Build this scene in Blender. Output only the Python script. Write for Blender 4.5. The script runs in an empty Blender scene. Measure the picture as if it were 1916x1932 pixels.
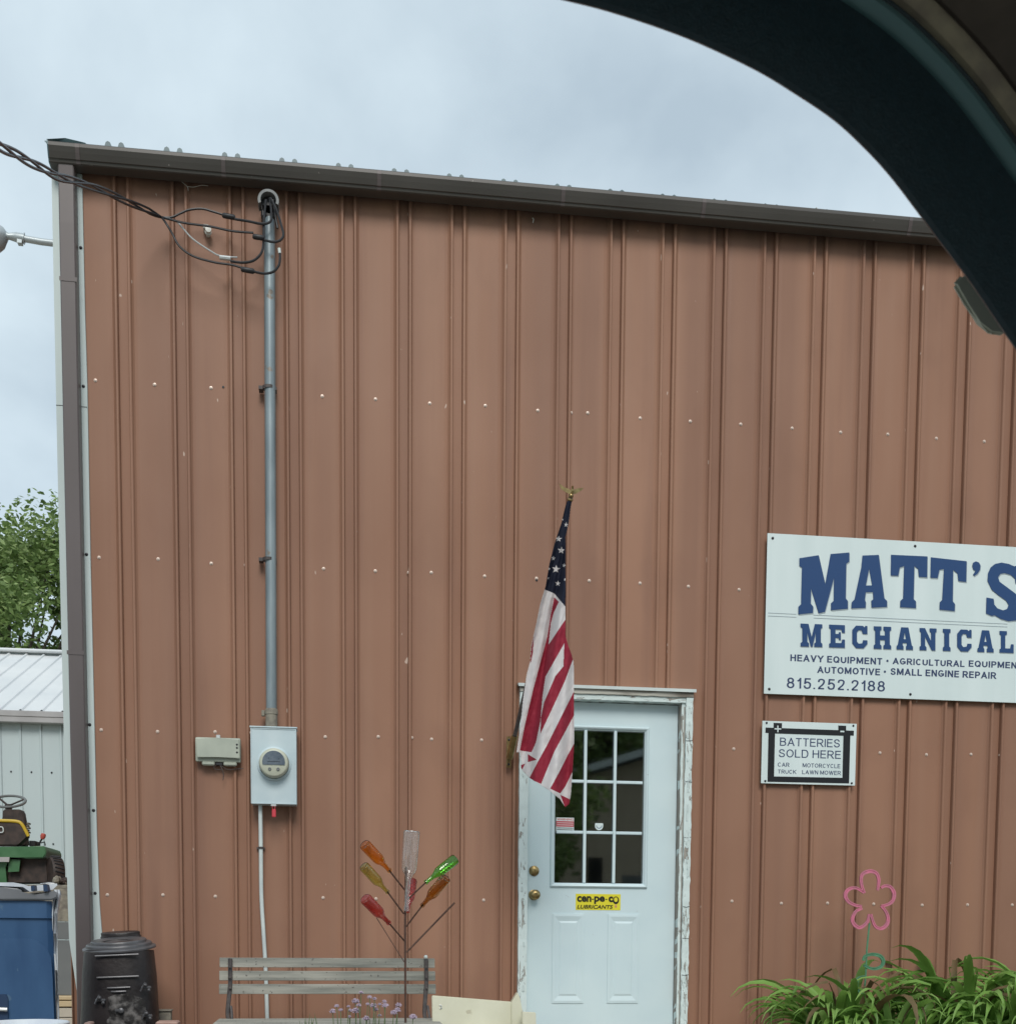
import bpy, bmesh, math, random
from mathutils import Vector, Matrix, noise
PI = math.pi
random.seed(7)
C = bpy.context.scene.collection
S = bpy.context.scene

# ------------------------------------------------------------------ camera
W = 1916.0
YAW, PITCH, ROLL = 0.144848577, -0.076328388, -0.007201735
F, CX, CD, CH = 2300.0, 1.25022, 7.14872, 0.96593
SHY = 966.778
fw = Vector((math.sin(YAW)*math.cos(PITCH), math.cos(YAW)*math.cos(PITCH), math.sin(PITCH)))
rr = Vector((math.cos(YAW), -math.sin(YAW), 0))
dn = -rr.cross(fw)
rt = rr*math.cos(ROLL) + dn*math.sin(ROLL)
dn = -rr*math.sin(ROLL) + dn*math.cos(ROLL)
cam_d = bpy.data.cameras.new('camera')
cam = bpy.data.objects.new('camera', cam_d); C.objects.link(cam)
mw = Matrix((rt, -dn, -fw)).transposed().to_4x4()
mw.translation = Vector((CX, -CD, CH))
cam.matrix_world = mw
cam_d.sensor_fit = 'HORIZONTAL'; cam_d.sensor_width = 36
cam_d.lens = F/W*36
cam_d.shift_y = SHY/W
cam_d.clip_start = 0.05; cam_d.clip_end = 3000
cam_d.dof.use_dof = True; cam_d.dof.focus_distance = 7.2; cam_d.dof.aperture_fstop = 45
S.camera = cam

# ------------------------------------------------------------------ world and sun
wd = bpy.data.worlds.new('World'); S.world = wd; wd.use_nodes = True
nt = wd.node_tree; nt.nodes.clear()
N = nt.nodes.new; L = nt.links.new
SUN_EL, SUN_ROT = math.radians(42), math.radians(182)
sky = N('ShaderNodeTexSky'); sky.sky_type = 'NISHITA'; sky.sun_disc = False
sky.sun_elevation = SUN_EL; sky.sun_rotation = SUN_ROT
b1 = N('ShaderNodeBackground'); b1.inputs[1].default_value = 0.1; L(sky.outputs[0], b1.inputs[0])
tc = N('ShaderNodeTexCoord'); mp = N('ShaderNodeMapping'); mp.inputs['Scale'].default_value = (1, 1, 1.25)
L(tc.outputs['Generated'], mp.inputs[0])
n1 = N('ShaderNodeTexNoise'); n1.inputs['Scale'].default_value = 4.2; n1.inputs['Detail'].default_value = 6
n1.inputs['Roughness'].default_value = 0.5; n1.inputs['Distortion'].default_value = 0.15
L(mp.outputs[0], n1.inputs[0])
cr = N('ShaderNodeValToRGB'); L(n1.outputs[0], cr.inputs[0])
cr.color_ramp.elements[0].position = 0.30; cr.color_ramp.elements[0].color = (0.355, 0.436, 0.50, 1)
cr.color_ramp.elements[1].position = 0.64; cr.color_ramp.elements[1].color = (0.55, 0.645, 0.70, 1)
b2 = N('ShaderNodeBackground'); b2.inputs[1].default_value = 1.0; L(cr.outputs[0], b2.inputs[0])
ms = N('ShaderNodeMixShader'); ms.inputs[0].default_value = 0.93
L(b1.outputs[0], ms.inputs[1]); L(b2.outputs[0], ms.inputs[2])
wo = N('ShaderNodeOutputWorld'); L(ms.outputs[0], wo.inputs[0])
sd = bpy.data.lights.new('sun', 'SUN'); sd.energy = 1.5; sd.angle = math.radians(25); sd.color = (1, 0.95, 0.88)
sun = bpy.data.objects.new('sun', sd); C.objects.link(sun)
# from the viewer's side, high up
az = math.radians(182)
sdir = Vector((math.sin(az)*math.cos(SUN_EL), math.cos(az)*math.cos(SUN_EL), math.sin(SUN_EL)))
sun.rotation_euler = sdir.to_track_quat('Z', 'Y').to_euler()
sun.location = (0, -20, 30)
vs = S.view_settings; vs.view_transform = 'Standard'; vs.look = 'None'; vs.exposure = 0.46; vs.gamma = 1
vs.use_curve_mapping = False

# ------------------------------------------------------------------ helpers
def at(u, v, Y=0.0):
    "point of the plane y = Y that the photograph shows at (u, v), 1916 px wide"
    q = rt*((u-W/2)/F) + dn*((v-966-SHY)/F) + fw
    t = (Y+CD)/q.y
    return Vector((CX, -CD, CH)) + q*t
def zz(ox, oy, s):
    return lambda x, y, Y=0.0: at((ox+x/s)/1.02296, (oy+y/s)/1.02296, Y)
Z1 = zz(0, 220, 2.903); Z3 = zz(1420, 1000, 3.45); Z4 = zz(340, 1340, 6.387)
Z5 = zz(400, 1560, 2.903); ZD = zz(960, 1300, 2.859); ZF = zz(940, 900, 2.927)
ZL = zz(0, 1476, 3.832); ZP = zz(1380, 1640, 3.303); ZT = zz(1060, 0, 2.129)

def mat(name, col, rough=0.6, metal=0.0, col2=None, scale=8.0, stretch=(1,1,1), bump=0.0, bscale=None,
        lo=0.35, hi=0.65, detail=6, spec=0.5, trans=0.0, ior=1.45, coat=0.0, spots=None):
    m = bpy.data.materials.new(name); m.use_nodes = True
    t = m.node_tree; b = t.nodes['Principled BSDF']
    b.inputs['Roughness'].default_value = rough; b.inputs['Metallic'].default_value = metal
    b.inputs['Specular IOR Level'].default_value = spec
    b.inputs['Transmission Weight'].default_value = trans; b.inputs['IOR'].default_value = ior
    b.inputs['Coat Weight'].default_value = coat
    col = (*col, 1)
    b.inputs['Base Color'].default_value = col
    if col2 is not None or bump or spots:
        tcn = t.nodes.new('ShaderNodeTexCoord'); mpn = t.nodes.new('ShaderNodeMapping')
        mpn.inputs['Scale'].default_value = stretch
        t.links.new(tcn.outputs['Object'], mpn.inputs[0])
        last = None
        if col2 is not None:
            n = t.nodes.new('ShaderNodeTexNoise'); n.inputs['Scale'].default_value = scale; n.inputs['Detail'].default_value = detail
            t.links.new(mpn.outputs[0], n.inputs[0])
            r = t.nodes.new('ShaderNodeValToRGB'); t.links.new(n.outputs[0], r.inputs[0])
            r.color_ramp.elements[0].position = lo; r.color_ramp.elements[0].color = col
            r.color_ramp.elements[1].position = hi; r.color_ramp.elements[1].color = (*col2, 1)
            last = r.outputs[0]
        if spots:
            sc_, th, c3 = spots
            n = t.nodes.new('ShaderNodeTexNoise'); n.inputs['Scale'].default_value = sc_; n.inputs['Detail'].default_value = 3
            t.links.new(tcn.outputs['Object'], n.inputs[0])
            r = t.nodes.new('ShaderNodeValToRGB'); t.links.new(n.outputs[0], r.inputs[0])
            r.color_ramp.elements[0].position = th; r.color_ramp.elements[1].position = th+0.03
            mx = t.nodes.new('ShaderNodeMix'); mx.data_type = 'RGBA'
            t.links.new(r.outputs[0], mx.inputs[0])
            if last: t.links.new(last, mx.inputs[6])
            else: mx.inputs[6].default_value = col
            mx.inputs[7].default_value = (*c3, 1)
            last = mx.outputs[2]
        if last: t.links.new(last, b.inputs['Base Color'])
        if bump:
            n = t.nodes.new('ShaderNodeTexNoise'); n.inputs['Scale'].default_value = bscale or scale; n.inputs['Detail'].default_value = 5
            t.links.new(mpn.outputs[0], n.inputs[0])
            bp = t.nodes.new('ShaderNodeBump'); bp.inputs['Strength'].default_value = bump; bp.inputs['Distance'].default_value = 0.01
            t.links.new(n.outputs[0], bp.inputs['Height']); t.links.new(bp.outputs[0], b.inputs['Normal'])
    return m

class MB:
    "collects shapes and links them as ONE mesh object"
    def __init__(s): s.bm = bmesh.new(); s.mi = 0
    def _mark(s, fs):
        for f in fs: f.material_index = s.mi
    def box(s, a, b, bev=0.0, M=None, seg=1):
        a, b = Vector(a), Vector(b)
        r = bmesh.ops.create_cube(s.bm, size=1)
        vs = r['verts']; c = (a+b)/2; d = b-a
        for v in vs: v.co = Vector((v.co.x*d.x, v.co.y*d.y, v.co.z*d.z)) + c
        fs = set(f for v in vs for f in v.link_faces); s._mark(fs)
        if bev:
            es = list(set(e for v in vs for e in v.link_edges))
            r = bmesh.ops.bevel(s.bm, geom=es, offset=bev, segments=seg, affect='EDGES', profile=0.5)
            s._mark(r['faces'])
            vs = list(set(v for f in r['faces'] for v in f.verts) | set(v for v in vs if v.is_valid))
        if M is not None:
            for v in vs: v.co = M @ v.co
        return s
    def poly(s, pts):
        vs = [s.bm.verts.new(p) for p in pts]
        f = s.bm.faces.new(vs); f.material_index = s.mi; return s
    def prism(s, pts, d):
        "closed outline pts (Vectors) pushed along vector d"
        d = Vector(d); n = len(pts)
        a = [s.bm.verts.new(p) for p in pts]; b = [s.bm.verts.new(Vector(p)+d) for p in pts]
        fs = [s.bm.faces.new(a), s.bm.faces.new(b[::-1])]
        for i in range(n): fs.append(s.bm.faces.new((a[i], b[i], b[(i+1) % n], a[(i+1) % n])))
        s._mark(fs); return s
    def tube(s, pts, r, n=8, caps=True):
        pts = [Vector(p) for p in pts]; k = len(pts)
        rad = r if isinstance(r, (list, tuple)) else [r]*k
        rings = []; up = None
        for i, p in enumerate(pts):
            t = (pts[min(i+1, k-1)]-pts[max(i-1, 0)]).normalized()
            if up is None: up = Vector((0, 0, 1)) if abs(t.z) < 0.9 else Vector((1, 0, 0))
            a = t.cross(up).normalized(); b = a.cross(t).normalized(); up = b
            rings.append([s.bm.verts.new(p + (a*math.cos(2*PI*j/n) + b*math.sin(2*PI*j/n))*rad[i]) for j in range(n)])
        fs = []
        for i in range(k-1):
            for j in range(n):
                fs.append(s.bm.faces.new((rings[i][j], rings[i][(j+1) % n], rings[i+1][(j+1) % n], rings[i+1][j])))
        if caps: fs.append(s.bm.faces.new(rings[0][::-1])); fs.append(s.bm.faces.new(rings[-1]))
        s._mark(fs); return s
    def lathe(s, prof, origin, axis=(0, 0, 1), n=24, closed=False, sx=1.0):
        axis = Vector(axis).normalized(); q = Vector((0, 0, 1)).rotation_difference(axis); o = Vector(origin)
        rings = []
        for r, h in prof:
            if r < 1e-6: rings.append([s.bm.verts.new(o + q @ Vector((0, 0, h)))]); continue
            rings.append([s.bm.verts.new(o + q @ Vector((r*math.cos(2*PI*j/n)*sx, r*math.sin(2*PI*j/n), h))) for j in range(n)])
        fs = []
        pr = list(zip(rings, rings[1:])) + ([(rings[-1], rings[0])] if closed else [])
        for A, B in pr:
            for j in range(n):
                j2 = (j+1) % n
                if len(A) == 1 and len(B) == 1: continue
                if len(A) == 1: fs.append(s.bm.faces.new((A[0], B[j2], B[j])))
                elif len(B) == 1: fs.append(s.bm.faces.new((A[j], A[j2], B[0])))
                else: fs.append(s.bm.faces.new((A[j], A[j2], B[j2], B[j])))
        s._mark(fs); return s
    def ball(s, c, r, n=8, sz=1.0):
        prof = [(r*math.sin(PI*i/n)*1.0 if 0 < i < n else 0, -r*math.cos(PI*i/n)*sz) for i in range(n+1)]
        return s.lathe(prof, c, n=max(8, n+4))
    def mesh(s, me, M=None, mi=None):
        k0 = len(s.bm.verts); f0 = len(s.bm.faces)
        s.bm.from_mesh(me); s.bm.verts.ensure_lookup_table(); s.bm.faces.ensure_lookup_table()
        if M is not None:
            for v in s.bm.verts[k0:]: v.co = M(v.co)
        for f in s.bm.faces[f0:]: f.material_index = s.mi if mi is None else mi
        return s
    def build(s, name, m, parent=None, smooth=False, recalc=True):
        if recalc: bmesh.ops.recalc_face_normals(s.bm, faces=s.bm.faces)
        me = bpy.data.meshes.new(name); s.bm.to_mesh(me); s.bm.free()
        for x in (m if isinstance(m, (list, tuple)) else [m]): me.materials.append(x)
        return link(name, me, parent, smooth)

def wloc(o):
    l = Vector(o.location)
    while o.parent: o = o.parent; l += Vector(o.location)
    return l
def link(name, me, parent=None, smooth=False):
    if smooth:
        me.polygons.foreach_set('use_smooth', [True]*len(me.polygons))
        try: me.set_sharp_from_angle(angle=math.radians(40))
        except Exception: pass
    o = bpy.data.objects.new(name, me); C.objects.link(o)
    if parent:
        o.parent = parent
        if parent.type == 'EMPTY': o.matrix_parent_inverse = Matrix.Translation(-Vector(parent.location))
    return o
def tag(o, label, cat, group=None):
    o['label'] = label; o['category'] = cat
    if group: o['group'] = group
    return o
def thing(name, label, cat, loc=(0, 0, 0), group=None):
    o = bpy.data.objects.new(name, None); C.objects.link(o); o.location = loc; o.empty_display_size = 0.1
    return tag(o, label, cat, group)
def struct(o): o['kind'] = 'structure'; return o
def stuff(o): o['kind'] = 'stuff'; return o
def smoothline(pts, k=6):
    "Catmull-Rom through pts"
    pts = [Vector(p) for p in pts]; out = []
    for i in range(len(pts)-1):
        p0, p1, p2, p3 = pts[max(i-1, 0)], pts[i], pts[i+1], pts[min(i+2, len(pts)-1)]
        for j in range(k):
            t = j/k
            out.append(0.5*((2*p1) + (p2-p0)*t + (2*p0-5*p1+4*p2-p3)*t*t + (3*p1-p0-3*p2+p3)*t**3))
    out.append(pts[-1]); return out

def curve_mesh(loops, depth):
    "filled outline (with holes) as a mesh in the xy plane, thickness depth"
    cu = bpy.data.curves.new('t', 'CURVE'); cu.dimensions = '2D'; cu.fill_mode = 'BOTH'; cu.extrude = depth/2
    for lp in loops:
        sp = cu.splines.new('POLY'); sp.points.add(len(lp)-1)
        for p, (x, y) in zip(sp.points, lp): p.co = (x, y, 0, 1)
        sp.use_cyclic_u = True
    return to_mesh(cu)
def to_mesh(cu):
    o = bpy.data.objects.new('t', cu); C.objects.link(o)
    me = bpy.data.meshes.new_from_object(o.evaluated_get(bpy.context.evaluated_depsgraph_get()))
    bpy.data.objects.remove(o); bpy.data.curves.remove(cu); return me
def text_into(mb, txt, x0, x1, z0, z1, Y, bold=0.0, shear=0.0, depth=0.0012, spacing=1.0):
    "lettering fitted to the box x0..x1, z0..z1 standing proud at y = Y"
    cu = bpy.data.curves.new('t', 'FONT'); cu.body = txt; cu.offset = bold; cu.shear = shear; cu.extrude = 0.01
    cu.space_character = spacing; cu.resolution_u = 4; cu.fill_mode = 'BOTH'
    me = to_mesh(cu)
    xs = [v.co.x for v in me.vertices]; ys = [v.co.y for v in me.vertices]
    a, b, c, d = min(xs), max(xs), min(ys), max(ys)
    f = lambda p: Vector((x0+(p.x-a)/(b-a)*(x1-x0), Y-depth/2-p.z/0.01*depth/2, z0+(p.y-c)/(d-c)*(z1-z0)))
    mb.mesh(me, f); bpy.data.meshes.remove(me)

# ------------------------------------------------------------------ materials
M = {}
def wall_material():
    m = mat('brown_painted_steel', (0.30, 0.166, 0.118), 0.5, 0.0, spec=0.3)
    t = m.node_tree; b = t.nodes['Principled BSDF']; nn = t.nodes.new; ll = t.links.new
    tcn = nn('ShaderNodeTexCoord')
    def noi(scale, st, det=5):
        mpn = nn('ShaderNodeMapping'); mpn.inputs['Scale'].default_value = st; ll(tcn.outputs['Object'], mpn.inputs[0])
        n = nn('ShaderNodeTexNoise'); n.inputs['Scale'].default_value = scale; n.inputs['Detail'].default_value = det
        ll(mpn.outputs[0], n.inputs[0]); return n.outputs[0]
    def ramp(src, p0, c0, p1, c1):
        r = nn('ShaderNodeValToRGB'); ll(src, r.inputs[0])
        r.color_ramp.elements[0].position = p0; r.color_ramp.elements[0].color = (*c0, 1)
        r.color_ramp.elements[1].position = p1; r.color_ramp.elements[1].color = (*c1, 1); return r.outputs[0]
    def mixc(f, a, c):
        x = nn('ShaderNodeMix'); x.data_type = 'RGBA'; x.inputs[6].default_value = (0, 0, 0, 1)
        if isinstance(f, float): x.inputs[0].default_value = f
        else: ll(f, x.inputs[0])
        ll(a, x.inputs[6])
        if isinstance(c, tuple): x.inputs[7].default_value = (*c, 1)
        else: ll(c, x.inputs[7])
        return x.outputs[2]
    base = ramp(noi(1.1, (1, 1, 0.45), 3), 0.3, (0.283, 0.146, 0.093), 0.7, (0.358, 0.193, 0.126))
    streak = ramp(noi(9, (1, 1, 0.03)), 0.35, (0, 0, 0), 0.75, (1, 1, 1))
    base = mixc(ramp(noi(9, (1, 1, 0.03)), 0.45, (0, 0, 0), 0.8, (0.4, 0.4, 0.4)), base, (0.36, 0.215, 0.15))
    base = mixc(ramp(noi(3.4, (1, 1, 0.02), 2), 0.42, (0, 0, 0), 0.62, (0.45, 0.45, 0.45)), base, (0.205, 0.108, 0.076))
    base = mixc(ramp(noi(6.0, (1, 1, 0.05), 7), 0.55, (0, 0, 0), 0.75, (0.55, 0.55, 0.55)), base, (0.19, 0.098, 0.07))
    oi_ = nn('ShaderNodeObjectInfo'); base = mixc(ramp(oi_.outputs['Random'], 0.0, (0, 0, 0), 1.0, (0.3, 0.3, 0.3)), base, (0.240, 0.129, 0.089))
    base = mixc(ramp(noi(3.0, (1, 1, 0.6), 8), 0.55, (0, 0, 0), 0.8, (0.35, 0.35, 0.35)), base, (0.20, 0.105, 0.072))
    # scratches and bird specks
    base = mixc(ramp(noi(38, (1, 1, 0.35), 1), 0.79, (0, 0, 0), 0.815, (0.7, 0.7, 0.7)), base, (0.66, 0.54, 0.46))
    # gutter's shade painted into the colour, with cobweb and dust grime, ragged lower edge
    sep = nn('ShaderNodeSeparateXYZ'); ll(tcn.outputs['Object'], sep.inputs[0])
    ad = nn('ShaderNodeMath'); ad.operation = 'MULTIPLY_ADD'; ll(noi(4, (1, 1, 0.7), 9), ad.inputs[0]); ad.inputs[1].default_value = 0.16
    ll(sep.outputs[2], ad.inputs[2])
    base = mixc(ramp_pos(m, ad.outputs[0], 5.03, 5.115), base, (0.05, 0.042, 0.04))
    ll(base, b.inputs['Base Color'])
    rg = nn('ShaderNodeMapRange'); ll(noi(2.2, (1, 1, 0.5)), rg.inputs[0]); rg.inputs[3].default_value = 0.42; rg.inputs[4].default_value = 0.6
    ll(rg.outputs[0], b.inputs['Roughness'])
    bp = nn('ShaderNodeBump'); bp.inputs['Strength'].default_value = 0.5; bp.inputs['Distance'].default_value = 0.03
    ll(noi(2.6, (1, 1, 0.4), 2), bp.inputs['Height']); ll(bp.outputs[0], b.inputs['Normal'])
    return m
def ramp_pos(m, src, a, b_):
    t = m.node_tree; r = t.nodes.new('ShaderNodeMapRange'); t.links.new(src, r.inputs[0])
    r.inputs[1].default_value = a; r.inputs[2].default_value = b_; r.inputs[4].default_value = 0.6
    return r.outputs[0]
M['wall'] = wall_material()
M['trim_white'] = mat('faded_white_trim', (0.55, 0.63, 0.62), 0.45, col2=(0.46, 0.53, 0.53), scale=3, stretch=(1, 1, .2), spots=(60, .78, (.2, .18, .16)))
M['brown_trim'] = mat('dark_brown_trim', (0.088, 0.073, 0.072), 0.38, col2=(0.115, 0.095, 0.094), scale=2.5, stretch=(1, 1, .3), bump=.1)
M['gutter'] = mat('weathered_brown_gutter', (0.060, 0.055, 0.050), 0.36, col2=(0.084, 0.077, 0.070), scale=2.2, stretch=(.5, 1, 1), spots=(30, .76, (.3, .27, .25)))
M['roof'] = mat('roof_steel_teal_grey', (0.10, 0.17, 0.19), 0.35, col2=(0.07, 0.12, 0.14), scale=6)
M['screw'] = mat('screw_head', (0.60, 0.48, 0.41), 0.3, 0.15)
M['screwdark'] = mat('dark_screw', (0.03, 0.03, 0.035), 0.4, 0.5)
M['black'] = mat('black_rubber', (0.02, 0.02, 0.022), 0.45, col2=(0.03, 0.03, 0.034), scale=30)
M['galv'] = mat('galvanised_steel', (0.19, 0.23, 0.25), 0.45, 0.3, col2=(0.26, 0.31, 0.33), scale=14, stretch=(1, 1, .25), bump=.08, spots=(9, .68, (.22, .19, .16)))
M['galvl'] = mat('light_galvanised', (0.55, 0.57, 0.57), 0.4, 0.4)
M['meter'] = mat('meter_box_paint', (0.45, 0.55, 0.59), 0.42, 0.0, col2=(0.53, 0.62, 0.65), scale=7, bump=.12, bscale=4, spots=(20, .74, (.38, .44, .46)))
M['cream'] = mat('cream_plastic', (0.52, 0.53, 0.43), 0.4, col2=(0.46, 0.48, 0.39), scale=12)
M['greyplastic'] = mat('grey_green_plastic', (0.43, 0.46, 0.385), 0.5, col2=(0.36, 0.39, 0.33), scale=9)
M['pvc'] = mat('white_pvc', (0.62, 0.68, 0.66), 0.4, col2=(0.54, 0.60, 0.60), scale=10)
M['door'] = mat('white_door_paint', (0.555, 0.675, 0.71), 0.42, col2=(0.60, 0.715, 0.74), scale=3, bump=.05, spots=(19, .735, (.44, .50, .51)))
M['frame'] = mat('peeling_white_paint', (0.62, 0.71, 0.70), 0.7, col2=(0.55, 0.63, 0.62), scale=14, stretch=(1, 1, .3), bump=.5, bscale=30)
M['rawwood'] = mat('grey_bare_wood', (0.20, 0.18, 0.16), 0.85, col2=(0.36, 0.33, 0.29), scale=30, stretch=(1, 1, .08), bump=.6)
M['rawwoodh'] = mat('grey_bare_wood_level', (0.17, 0.15, 0.125), 0.85, col2=(0.48, 0.47, 0.42), scale=22, stretch=(.14, 1, 1), bump=.7, lo=.4, hi=.6)
def peel(name, stretch):
    m = mat(name, (0.6, 0.7, 0.69), 0.65)
    t = m.node_tree; b = t.nodes['Principled BSDF']; nn = t.nodes.new; ll = t.links.new
    tcn = nn('ShaderNodeTexCoord'); mpn = nn('ShaderNodeMapping'); mpn.inputs['Scale'].default_value = stretch
    ll(tcn.outputs['Object'], mpn.inputs[0])
    n = nn('ShaderNodeTexNoise'); n.inputs['Scale'].default_value = 21; n.inputs['Detail'].default_value = 9; n.inputs['Roughness'].default_value = .7
    n.inputs['Distortion'].default_value = 0.8
    ll(mpn.outputs[0], n.inputs[0])
    r = nn('ShaderNodeValToRGB'); ll(n.outputs[0], r.inputs[0]); e = r.color_ramp.elements
    e[0].position = .0; e[0].color = (.60, .70, .69, 1); e[1].position = 1; e[1].color = (.22, .2, .175, 1)
    for p, c in ((.575, (.62, .71, .70, 1)), (.585, (.10, .09, .08, 1)), (.60, (.27, .25, .22, 1)), (.76, (.40, .38, .34, 1))):
        x = e.new(p); x.color = c
    ll(r.outputs[0], b.inputs['Base Color'])
    bp = nn('ShaderNodeBump'); bp.inputs['Strength'].default_value = .8; bp.inputs['Distance'].default_value = .006
    bp.invert = True
    ll(n.outputs[0], bp.inputs['Height']); ll(bp.outputs[0], b.inputs['Normal'])
    return m
M['peel'] = peel('flaking_white_paint_upright', (1.6, 1.6, .35))
M['peelh'] = peel('flaking_white_paint_level', (.45, 1.5, 1.9))
M['brass'] = mat('brass', (0.42, 0.31, 0.14), 0.3, 0.9, col2=(0.24, 0.17, 0.08), scale=30)
M['glass'] = mat('window_glass', (0.9, 0.95, 0.93), 0.02, trans=1.0, ior=2.1)
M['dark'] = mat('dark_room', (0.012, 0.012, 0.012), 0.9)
M['signwhite'] = mat('sign_white', (0.60, 0.69, 0.69), 0.35, col2=(0.66, 0.745, 0.745), scale=5, stretch=(1, 1, .12))
M['signblue'] = mat('sign_blue', (0.014, 0.055, 0.165), 0.4)
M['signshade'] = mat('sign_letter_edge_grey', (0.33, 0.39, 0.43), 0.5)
M['navy'] = mat('navy_lettering', (0.03, 0.05, 0.12), 0.5)
M['inkblack'] = mat('sign_black', (0.008, 0.009, 0.012), 0.4)
M['yellow'] = mat('sticker_yellow', (0.70, 0.62, 0.03), 0.45)
M['red'] = mat('sticker_red', (0.45, 0.03, 0.05), 0.5)
M['pinkish'] = mat('sticker_pink', (0.6, 0.3, 0.12), 0.5)
M['flagwhite'] = mat('flag_white', (0.80, 0.77, 0.77), 0.8, col2=(.75, .72, .73), scale=40)
M['flagred'] = mat('flag_red', (0.33, 0.018, 0.045), 0.75, col2=(.38, .03, .06), scale=40)
M['flagblue'] = mat('flag_navy', (0.010, 0.014, 0.035), 0.75)
M['slat'] = mat('weathered_bench_wood', (0.19, 0.195, 0.175), 0.8, col2=(0.38, 0.37, 0.325), scale=30, stretch=(.08, 1, 1), bump=.5, spots=(55, .66, (.13, .12, .11)))
M['iron'] = mat('aged_bench_iron', (0.055, 0.048, 0.048), 0.55, col2=(0.09, 0.075, 0.07), scale=30, bump=.2)
M['rust'] = mat('rusty_rod', (0.055, 0.03, 0.022), 0.7, col2=(0.10, 0.05, 0.035), scale=40, bump=.3)
M['stove'] = mat('black_cast_iron', (0.016, 0.013, 0.014), 0.42, col2=(0.034, 0.028, 0.028), scale=6, bump=.25, bscale=40)
M['stoverim'] = mat('worn_cast_iron_top', (0.085, 0.085, 0.09), 0.38, 0.3, col2=(0.13, 0.13, 0.14), scale=12, bump=.2)
M['stovedoor'] = mat('flaking_cast_iron', (0.02, 0.018, 0.018), 0.5, col2=(0.17, 0.16, 0.155), scale=24, bump=.9, lo=.46, hi=.66)
M['binblue'] = mat('blue_bin_plastic', (0.017, 0.06, 0.145), 0.5, col2=(0.035, 0.095, 0.20), scale=7, stretch=(1, 1, .3), spots=(16, .68, (.06, .12, .2)), bump=.15)
M['bindark'] = mat('dark_blue_plastic', (0.012, 0.035, 0.085), 0.5)
M['lid'] = mat('charcoal_lid', (0.13, 0.135, 0.145), 0.35, col2=(0.17, 0.175, 0.19), scale=6)
M['bag'] = mat('white_bag', (0.6, 0.63, 0.66), 0.35, bump=.6, bscale=14, stretch=(1, 1, .4), col2=(.5, .53, .58), scale=10)
M['sink'] = mat('cream_enamel', (0.70, 0.69, 0.56), 0.22, col2=(0.62, 0.61, 0.48), scale=5, spots=(14, .72, (.5, .47, .36)))
M['green_fender'] = mat('green_mower_paint', (0.04, 0.13, 0.05), 0.4, col2=(0.06, 0.16, 0.07), scale=9)
M['mowyellow'] = mat('mower_yellow', (0.55, 0.38, 0.03), 0.45)
M['brownblack'] = mat('grimy_black', (0.025, 0.018, 0.016), 0.6, col2=(0.06, 0.04, 0.033), scale=20)
M['knobred'] = mat('red_knob', (0.5, 0.1, 0.08), 0.4)
M['shedroof'] = mat('pale_shed_roof', (0.60, 0.62, 0.63), 0.4, col2=(0.68, 0.69, 0.69), scale=1.0)
M['shedwall'] = mat('pale_grey_siding', (0.42, 0.49, 0.50), 0.45, col2=(0.46, 0.53, 0.54), scale=1.2, stretch=(1, 1, .3))
M['shedtrim'] = mat('shed_gutter', (0.38, 0.37, 0.37), 0.45, col2=(.32, .31, .31), scale=3)
M['tgrey'] = mat('grey_sheet_metal', (0.13, 0.14, 0.145), 0.5, col2=(0.16, 0.17, 0.17), scale=4)
M['tbrown'] = mat('weathered_brown_board', (0.15, 0.135, 0.115), 0.8, col2=(0.27, 0.25, 0.2), scale=20, bump=.4)
M['plank'] = mat('pale_plank', (0.46, 0.36, 0.22), 0.8, col2=(0.56, 0.46, 0.3), scale=20, stretch=(.1, 1, 1))
M['concrete'] = mat('concrete', (0.42, 0.385, 0.32), 0.85, col2=(0.50, 0.46, 0.39), scale=2.5, bump=.2, bscale=60)
M['brickpink'] = mat('pinkish_block', (0.38, 0.24, 0.20), 0.85, col2=(0.46, 0.31, 0.26), scale=20, bump=.4)
M['gravel'] = mat('gravel_ground', (0.16, 0.15, 0.13), 0.95, col2=(0.30, 0.28, 0.25), scale=30, bump=.8)
M['grass'] = mat('grass_ground', (0.05, 0.09, 0.025), 0.95, col2=(0.08, 0.12, 0.04), scale=6, bump=.6)
M['soil'] = mat('mulch_bed', (0.045, 0.032, 0.025), 0.95, col2=(0.09, 0.065, 0.05), scale=40, bump=.9)
M['leafs'] = [mat('strap_leaf_green', c, 0.42, col2=c2, scale=6, stretch=(1, 1, .3), spec=.5) for c, c2 in
              (((0.20, 0.37, 0.075), (0.27, 0.46, 0.11)), ((0.26, 0.44, 0.11), (0.34, 0.54, 0.17)), ((0.12, 0.24, 0.045), (0.16, 0.30, 0.065)))]
M['leafdry'] = mat('dry_strap_leaf', (0.13, 0.11, 0.05), 0.7, col2=(0.20, 0.12, 0.06), scale=12)
M['treeleaf'] = [mat('tree_leaf_'+n, c, 0.5) for n, c in (('dark', (0.12, 0.18, 0.055)), ('mid', (0.22, 0.31, 0.10)), ('light', (0.36, 0.46, 0.19)))]
M['bark'] = mat('bark', (0.07, 0.055, 0.045), 0.9, col2=(0.11, 0.09, 0.075), scale=12, bump=.6)
M['pinkpaint'] = mat('pink_horseshoe_paint', (0.58, 0.17, 0.26), 0.3, col2=(0.44, 0.16, 0.22), scale=30)
M['greenpaint'] = mat('green_horseshoe_paint', (0.10, 0.26, 0.15), 0.38, col2=(0.07, 0.19, 0.11), scale=30)
M['stemgreen'] = mat('chive_stem', (0.12, 0.17, 0.08), 0.6)
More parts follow.
